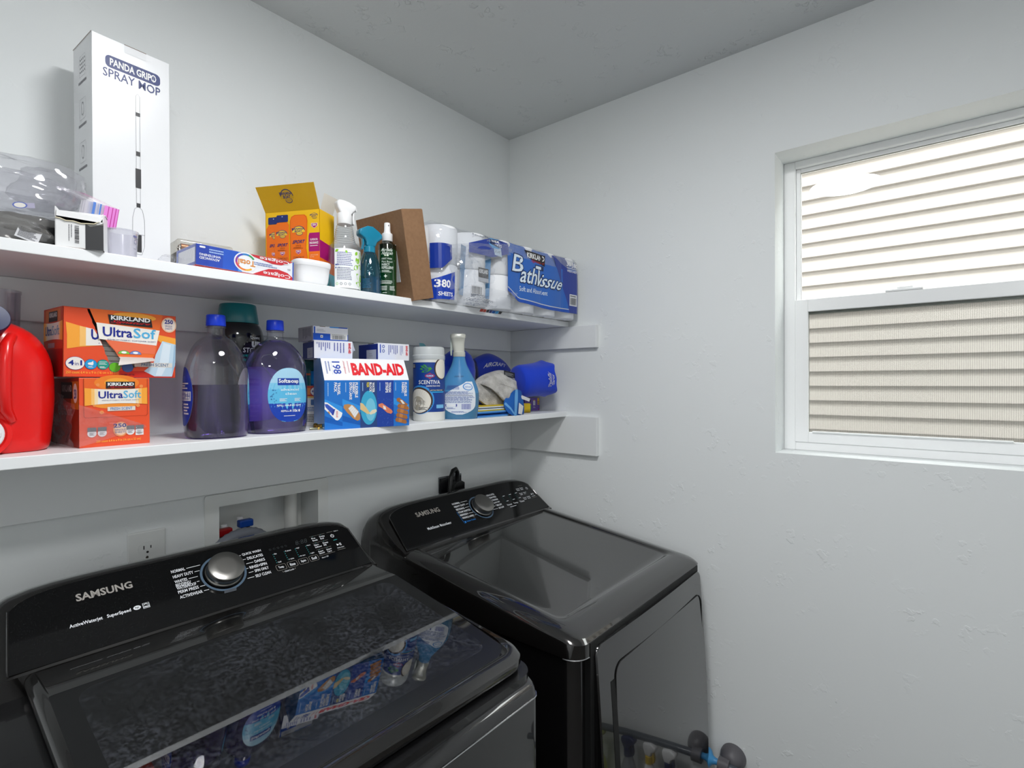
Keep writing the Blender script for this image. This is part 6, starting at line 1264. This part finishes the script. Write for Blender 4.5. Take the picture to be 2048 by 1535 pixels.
for m, l, e, bo in ((C(226, 228, 236), 0, .0012, .05), (C(8, 50, 180), 3, 0, .0)): A.text('Paddle', -.030 - e, -.004 - e, .026 + e, .008 + e, m, l, bold=bo); A.text('Bros', -.024 - e, -.016 - e, .014 + e, -.007 + e, m, l, bold=bo)
# lettering runs round the crown near the rim
# find the ring angle that faces the viewer
vd = q.transposed() @ Vector((-.78, -.62, .0)); a0 = atan2(vd.y, vd.x)
upv = q.transposed() @ Vector((0, 0, 1)); sg = 1 if (Vector((-sin(a0), cos(a0), 0)).dot(upv) > 0) else -1
A.build('hat_print', o, lambda u, v, dd: q @ Vector(((.0612 + .065 * max(0, .036 - v - .02) + .0006 + dd) * cos(a0 + sg * u / .062), (.0612 + .065 * max(0, .036 - v - .02) + .0006 + dd) * sin(a0 + sg * u / .062), .036 - v)) + Vector((0, 0, .065)))

GTW = pm('grey_terry', (160, 156, 150), .95, sheen=.4, noise=(38, (206, 203, 198), .9, 3), bump=(260, .9, .004)); HEM = pm('grey_hem', (206, 203, 198), .9)
t = thing('grey_towel', 'crumpled grey patterned hand towel with a black care tag', 'towel', (0, 0, 0))
P = [[(-.365, -.165, 1.49), (-.290, -.165, 1.525), (-.235, -.165, 1.525), (-.20, -.175, 1.506)], [(-.420, -.205, 1.486), (-.331, -.21, 1.530), (-.255, -.21, 1.520), (-.196, -.205, 1.463)], [(-.450, -.235, 1.450), (-.385, -.245, 1.465), (-.309, -.245, 1.453), (-.235, -.235, 1.428)], [(-.434, -.228, 1.428), (-.379, -.232, 1.385), (-.324, -.232, 1.392), (-.257, -.228, 1.417)]]
o, gf = bez(P, GTW, 'towel_fold', t, 20, .014, .004, 4)
P2 = [[(-.402, -.213, 1.474), (-.342, -.213, 1.518), (-.28, -.213, 1.519), (-.215, -.205, 1.480)], [(-.410, -.250, 1.468), (-.370, -.255, 1.487), (-.316, -.255, 1.487), (-.262, -.247, 1.459)], [(-.378, -.254, 1.448), (-.351, -.258, 1.455), (-.307, -.258, 1.446), (-.277, -.252, 1.434)], [(-.339, -.249, 1.425), (-.321, -.250, 1.412), (-.306, -.250, 1.406), (-.276, -.248, 1.420)]]
o2, gf2 = bez(P2, GTW, 'towel_flap', t, 18, .007, .003, 6)
A = Art()
for k in range(4): A.line([(.30 + .06 * i, .955 - .030 * k) for i in range(12)], .0012, HEM, 0)
for k in range(9): A.ell(.35 + .06 * k, .38 + .01 * k, .016, .03, C(204, 201, 196), 0, n=8); A.line([(.28 + .06 * k, .30), (.34 + .06 * k, .30)], .0012, HEM, 0); A.line([(.28 + .06 * k, .47), (.34 + .06 * k, .47)], .0012, HEM, 0)
A.build('hem_bands', o2, lambda u, v, dd: gf2(u, v, -.003 - dd))
A = Art()
for cx_, cy_ in ((.25, .62), (.42, .72), (.60, .66), (.32, .82)):
    A.line([(cx_ + .05 * (1 - i / 26) * cos(i * .5), cy_ + .06 * (1 - i / 26) * sin(i * .5)) for i in range(22)], .0022, C(200, 197, 191), 0)
A.build('scroll_pattern', o, lambda u, v, dd: gf(u, v, -.003 - dd))
b = MB().add([(-.289, -.213, 1.517), (-.226, -.208, 1.509), (-.232, -.214, 1.490), (-.294, -.218, 1.498)], [(0, 1, 2, 3)]); o = b.build('care_tag', BLACK, t, smooth=0)
A = Art(.062, .019); A.lines(.1, .2, .9, .8, 4, C(150, 150, 150), 0); A.build('tag_print', o, flat((-.294, -.2182, 1.498), (.062, .004, -.008), (.005, .005, .019)))
def folded(name, lab, x0, x1, y0, y1, z0, th, cols):
    t = thing(name, lab, 'cloth', (0, 0, 0), group='folded cleaning cloths')
    for k, (m, off) in enumerate(cols):
        r = th / 2 - off; prof = [(x0, z0 + off), (x1 - r, z0 + off)] + [(x1 - r - 0 + r * sin(a), z0 + th / 2 - r * cos(a)) for a in [pi * i / 10 for i in range(1, 10)]] + [(x1 - r, z0 + th - off), (x0, z0 + th - off)]
        r2 = max(.0008, r - .0035); inner = [(x0, z0 + th / 2 + r2), (x1 - r, z0 + th / 2 + r2)] + [(x1 - r + r2 * sin(a), z0 + th / 2 + r2 * cos(a)) for a in [pi * i / 8 for i in range(1, 8)]] + [(x1 - r, z0 + th / 2 - r2), (x0, z0 + th / 2 - r2)]
        MB().prism(prof + inner, y0, y1, lambda p, q_, a: Vector((p, a, q_))).build('fold', m, t, smooth=50)
CBL = pm('cloth_light_blue', (100, 160, 214), .95, bump=(500, .4, .001)); CNV = pm('cloth_blue', (24, 90, 170), .95, bump=(500, .4, .001)); CYE = pm('cloth_yellow', (206, 176, 40), .95, bump=(500, .4, .001)); CWH = pm('cloth_white', (214, 222, 230), .95); CGN = pm('cloth_green', (10, 140, 60), .95, bump=(500, .4, .001))
folded('folded_cloth', 'folded light blue cleaning cloth at the bottom of the pile', -.470, -.322, -.262, -.156, ZL + .0005, .018, ((CBL, 0), (CNV, .0036)))
folded('folded_cloth', 'folded yellow cleaning cloth on top of the light blue one', -.470, -.300, -.255, -.156, ZL + .019, .017, ((CYE, 0), (CWH, .0036)))
t = thing('blue_cloth', 'bright blue cleaning cloth with a pale hem hanging over the shelf edge', 'cloth', (0, 0, 0), group='folded cleaning cloths')
P = [[(-.300, -.252, 1.440), (-.285, -.254, 1.458), (-.262, -.252, 1.455), (-.236, -.245, 1.446)], [(-.33, -.245, 1.425), (-.296, -.262, 1.43), (-.265, -.262, 1.43), (-.232, -.25, 1.42)], [(-.36, -.264, 1.408), (-.31, -.279, 1.40), (-.27, -.277, 1.40), (-.238, -.262, 1.395)], [(-.336, -.268, 1.382), (-.314, -.2815, 1.360), (-.285, -.276, 1.372), (-.246, -.262, 1.3715)]]
o, cf_ = bez(P, CNV, 'cloth_sheet', t, 12, .004, .001, 7)
A = Art(); A.quad((.34, 1.0), (.46, 1.0), (.62, .0), (.42, .0), CBL, 0, 4, 12); A.quad((.0, .62), (.05, .52), (.40, .95), (.36, 1.0), CBL, 0, 8, 2); A.build('hem', o, lambda u, v, dd: cf_(u, v, -.0012 - dd))
b = MB().add([(-.285, -.274, 1.411), (-.252, -.266, 1.398), (-.272, -.2755, 1.3715), (-.296, -.2795, 1.376)], [(0, 1, 2, 3)]); b.build('care_label', C(226, 226, 226), t, smooth=0)
b = MB().add([(-.244, -.252, 1.434), (-.195, -.25, 1.421), (-.202, -.252, 1.411), (-.252, -.255, 1.423)], [(0, 1, 2, 3)]); b.build('care_label', C(220, 220, 220), t, smooth=0)
t = thing('rolled_cloth', 'small rolled yellow and green cloth beside the purple box', 'cloth', (-.150, -.215, ZL + .0165), (0, 0, radians(40)))
for r, m, e in ((.0165, CYE, 0), (.012, CGN, -.002), (.006, CGN, -.003)): MB().lathe([(r - .003, -.0), (r, .0 + 0), (r, .06), (r - .003, .06), (r - .003, 0)], 24, c=(0, e, 0), T=Matrix.Rotation(-pi / 2, 3, 'X'), cap0=False, cap1=False).build('cloth_roll', m, t)
w, d, h = .084, .1, .0477
t = thing('purple_box', 'small purple carton with a yellow label in the shelf corner', 'box', (-.0525, -.150, ZL), radians(-3.4))
PUR = pm('purple_board', (112, 84, 168), .4); cb = carton(t, w, d, h, PUR); A = Art(w, h); A.rect(.84, .45, .97, .98, C(226, 184, 50), 0); A.lines(.86, .5, .95, .75, 3, DK, 1); A.ell(.62, .78, .09, .06, C(200, 150, 40), 0); A.rect(.55, .42, .60, .78, C(230, 230, 236), 1); A.rect(.61, .42, .66, .80, C(230, 230, 236), 1); A.rect(.67, .42, .70, .76, C(200, 200, 214), 1); A.lines(.55, .2, .72, .34, 2, C(210, 200, 230), 1); A.text('Glam', .12, .42, .42, .62, C(226, 196, 90), 1, bold=.02); A.lines(.1, .25, .4, .33, 1, C(200, 190, 225), 1); A.ell(.33, .8, .07, .12, C(40, 30, 60), 0, n=8); A.ell(.92, .08, .03, .05, C(200, 30, 60), 1, n=10)
A.build('front_print', cb, faces(w, d, h)['front'])
# ================================================================== wall fittings
PLATE = pm('plate_plastic', (222, 224, 222), .35); SLOT = pm('outlet_slot', (40, 40, 42), .6)
t = thing('wall_outlet', 'white duplex wall outlet above the washer console', 'outlet', (-1.246, 0, 1.1))
MB().box(-.036, -.0055, -.0575, .036, 0, .0575).build('cover_plate', PLATE, t, smooth=0, bevel=.003)
for zz in (.0195, -.0195):
    P_ = [(x, z + zz) for x, z in rrect(-.017, -.0145, .017, .0145, .0125, 5)]
    r = MB().prism(P_, -.0072, -.003, lambda p, q_, a: Vector((p, a, q_))).build('receptacle', PLATE, t, smooth=40)
    b = MB(); b.box(-.0075, -.0076, zz - .001, -.0055, -.006, zz + .007); b.box(.0055, -.0076, zz, .0075, -.006, zz + .006); b.lathe([(.0023, 0), (.0023, .001)], 12, c=(0, -.0076, zz - .0072), T=Matrix.Rotation(pi / 2, 3, 'X')); b.build('slots', SLOT, r, smooth=0)
MB().lathe([(.003, 0), (.0025, .001)], 12, T=Matrix.Rotation(pi / 2, 3, 'X')).build('screw', pm('nickel', (170, 165, 155), .3, 1), t, loc=(0, -.0055, 0))
# washer supply box
t = thing('supply_box', 'white recessed washer supply box with red and blue valves', 'utility box', (0, 0, 0))
SB = pm('supply_plastic', (232, 235, 234), .45, noise=(9, (224, 222, 214), .4))
X0, X1, Z0, Z1 = -1.129, -.8085, .955, 1.2125
b = MB(); o_ = rrect(X0, Z0, X1, Z1, .006, 4); i_ = rrect(-1.0975, 1.0, -.8395, 1.1825, .001, 4)
b.loft([[Vector((x, 0, z)) for x, z in o_], [Vector((x, -.0045, z)) for x, z in o_], [Vector((x, -.0045, z)) for x, z in i_], [Vector((x, .088, z)) for x, z in i_]], None, False, True); b.build('box_shell', SB, t, smooth=25)
MB().lathe([(.0165, 0), (.0165, .19)], 24).build('drain_pipe', pm('pvc', (226, 226, 222), .35), t, loc=(-.888, .055, .99))
for nm, x, z, col in (('red', -1.077, 1.112, (150, 10, 14)), ('blue', -1.026, 1.124, (10, 64, 150))):
    v = MB().box(-.017, -.010, -.008, .017, .010, .010).build('valve_handle', pm('valve_' + nm, col, .35), t, loc=(x, .020, z), smooth=0, bevel=.003); v['label'] = nm + ' valve handle'
    MB().lathe([(.011, 0), (.011, .02)], 8).build('valve_stem', pm('brass', (196, 160, 80), .25, 1), v, loc=(0, 0, -.028))
    MB().lathe([(.008, 0), (.008, .02), (.006, .022)], 16).build('valve_body', pm('white_plastic', (240, 240, 242), .25), v, loc=(.012 if nm == 'red' else .0, .03, -.01))
b = MB(); pts = []
for i in range(41):
    s_ = i / 40; a = pi * s_; pts.append(Vector((-1.045 - .085 * cos(a), .01 - .03 * sin(a) + .03 * s_, 1.00 + .106 * sin(a) ** .8)))
b.tube(pts, [.0135 + .0016 * (i % 2) for i in range(41)], 14); b.build('drain_hose', pm('hose_grey', (128, 132, 142), .5), t, smooth=30)
# dryer outlet and plug
t = thing('dryer_outlet', 'black heavy-duty dryer outlet with a steel cover plate', 'outlet', (-.335, 0, 1.095))
MB().box(-.055, -.004, -.057, .055, 0, .057).build('cover_plate', pm('plate_steel', (120, 122, 126), .3, 1), t, smooth=0, bevel=.002)
MB().box(-.050, -.009, -.052, .050, -.003, .052).build('receptacle', pm('black_bakelite', (16, 17, 20), .3), t, smooth=0, bevel=.003)
RUB = pm('black_rubber', (14, 14, 15), .3)
P_ = [(-.026, -.048), (.036, -.048), (.030, .0), (.031, .034), (.018, .040), (-.008, .040), (-.018, .030), (-.020, .0)]
MB().prism(P_, -.045, -.0095, lambda p, q_, a: Vector((p, a, q_))).build('power_plug', RUB, dr, smooth=20, bevel=.003).location = (-.335, 0, 1.095)
MB().tube([(.010, -.028, .036), (.010, -.029, .050), (.006, -.032, .070), (-.006, -.036, .083), (-.022, -.040, .080), (-.036, -.044, .060), (-.043, -.047, .030), (-.046, -.048, -.01), (-.048, -.045, -.08), (-.05, -.035, -.22)], .0078, 14).build('power_cord', RUB, dr, smooth=60).location = (-.335, 0, 1.095)
# rail with suction feet on the side wall
GR = pm('rail_grey', (92, 90, 94), .45); SUC = pm('suction_blue', (70, 150, 206), .35, trans=.1)
t = thing('wall_rail', 'grey rail with round wall brackets and a blue suction foot', 'rail', (0, 0, 0))
for yb in (-.858, -1.40):
    k = MB(); T_ = Matrix.Rotation(-pi / 2, 3, 'Y')
    k.loft([[Vector((-z, yb + r * cos(a) * 1.0, .366 + r * sin(a))) for a in [2 * pi * i / 32 for i in range(32)]] for r, z in ((.036, .001), (.036, .010), (.032, .026), (.022, .040), (.012, .046))]); bk = k.build('wall_bracket', GR, t, smooth=50)
    for i in range(9):
        a = -.2 + i * .22; MB().box(-.048, yb - .046 * cos(a) - .0012, .372 + .02 * sin(a), -.004, yb - .046 * cos(a) + .0012, .372 + .044 * sin(a)).build('bracket_rib', SEAM, bk, smooth=0) if sin(a) > .25 and cos(a) > -.3 and False else None
MB().lathe([(.021, -.0), (.021, .030)], 24, T=Matrix.Rotation(pi / 2, 3, 'X')).build('rail_socket', GR, t, loc=(-.052, -.832, .360), smooth=40)
MB().tube([(-.052, -.847, .360), (-.052, -1.43, .350)], .0115, 18).build('rail_rod', pm('rail_dark', (70, 76, 84), .3, coat=.3), t, smooth=60)
q = Matrix.Rotation(-pi / 2, 3, 'X')
MB().lathe([(.009, -.004), (.009, .010), (.012, .018), (.025, .027), (.0285, .033), (.027, .0345), (.012, .028)], 32, c=(-.052, -.832, .362), T=q).build('suction_foot', SUC, t, smooth=50)
# sprayers hanging from the rail
def hang(lab, y, body, head, ring):
    t = thing('hanging_sprayer', lab, 'spray bottle', (-.058, y, .085), radians(90 + random.uniform(-8, 8)), 'sprayers hung on the rail')
    B_ = Loft(smoothsecs([(0, .030, .022, 2.6), (.003, .034, .026, 2.6), (.12, .034, .026, 2.5), (.16, .026, .022, 2.2), (.19, .015, .015, 2), (.2, .0135, .0135, 2)], 3)); MB().loft(B_.rings(28)).build('bottle', body, t, smooth=60)
    MB().lathe([(.0155, .198), (.0155, .222), (.012, .224)], 24).build('collar', ring, t, smooth=35)
    trig_head(t, head, 0, 0, 0, 0, .026, [(-.012, .222), (.012, .222), (.016, .236), (.034, .246), (.036, .258), (.014, .268), (-.02, .262), (-.022, .246)])
    MB().prism([(.016, .240), (.022, .240), (.026, .215), (.022, .200), (.018, .202), (.018, .22)], -.006, .006, lambda p, q_, a: Vector((p, a, q_))).build('trigger', ring, t, smooth=30, bevel=.001)
YSP = pm('yellow_plastic', (226, 190, 30), .35); NVP = pm('navy_plastic', (24, 34, 84), .35); SVP = pm('silver_plastic', (168, 170, 176), .3, .4); GNP = pm('lime_plastic', (186, 196, 90), .5)
hang('hanging spray bottle with a white head and yellow collar', -1.03, pm('white_plastic', (240, 240, 242), .25), W_P, YSP)
hang('hanging spray bottle with a plain white head and navy bottle', -.95, NVP, W_P, NVP)
hang('hanging silver spray bottle with a navy head', -1.12, SVP, NVP, NVP)
hang('hanging lime spray bottle at the far end of the rail', -1.24, GNP, GNP, GNP)
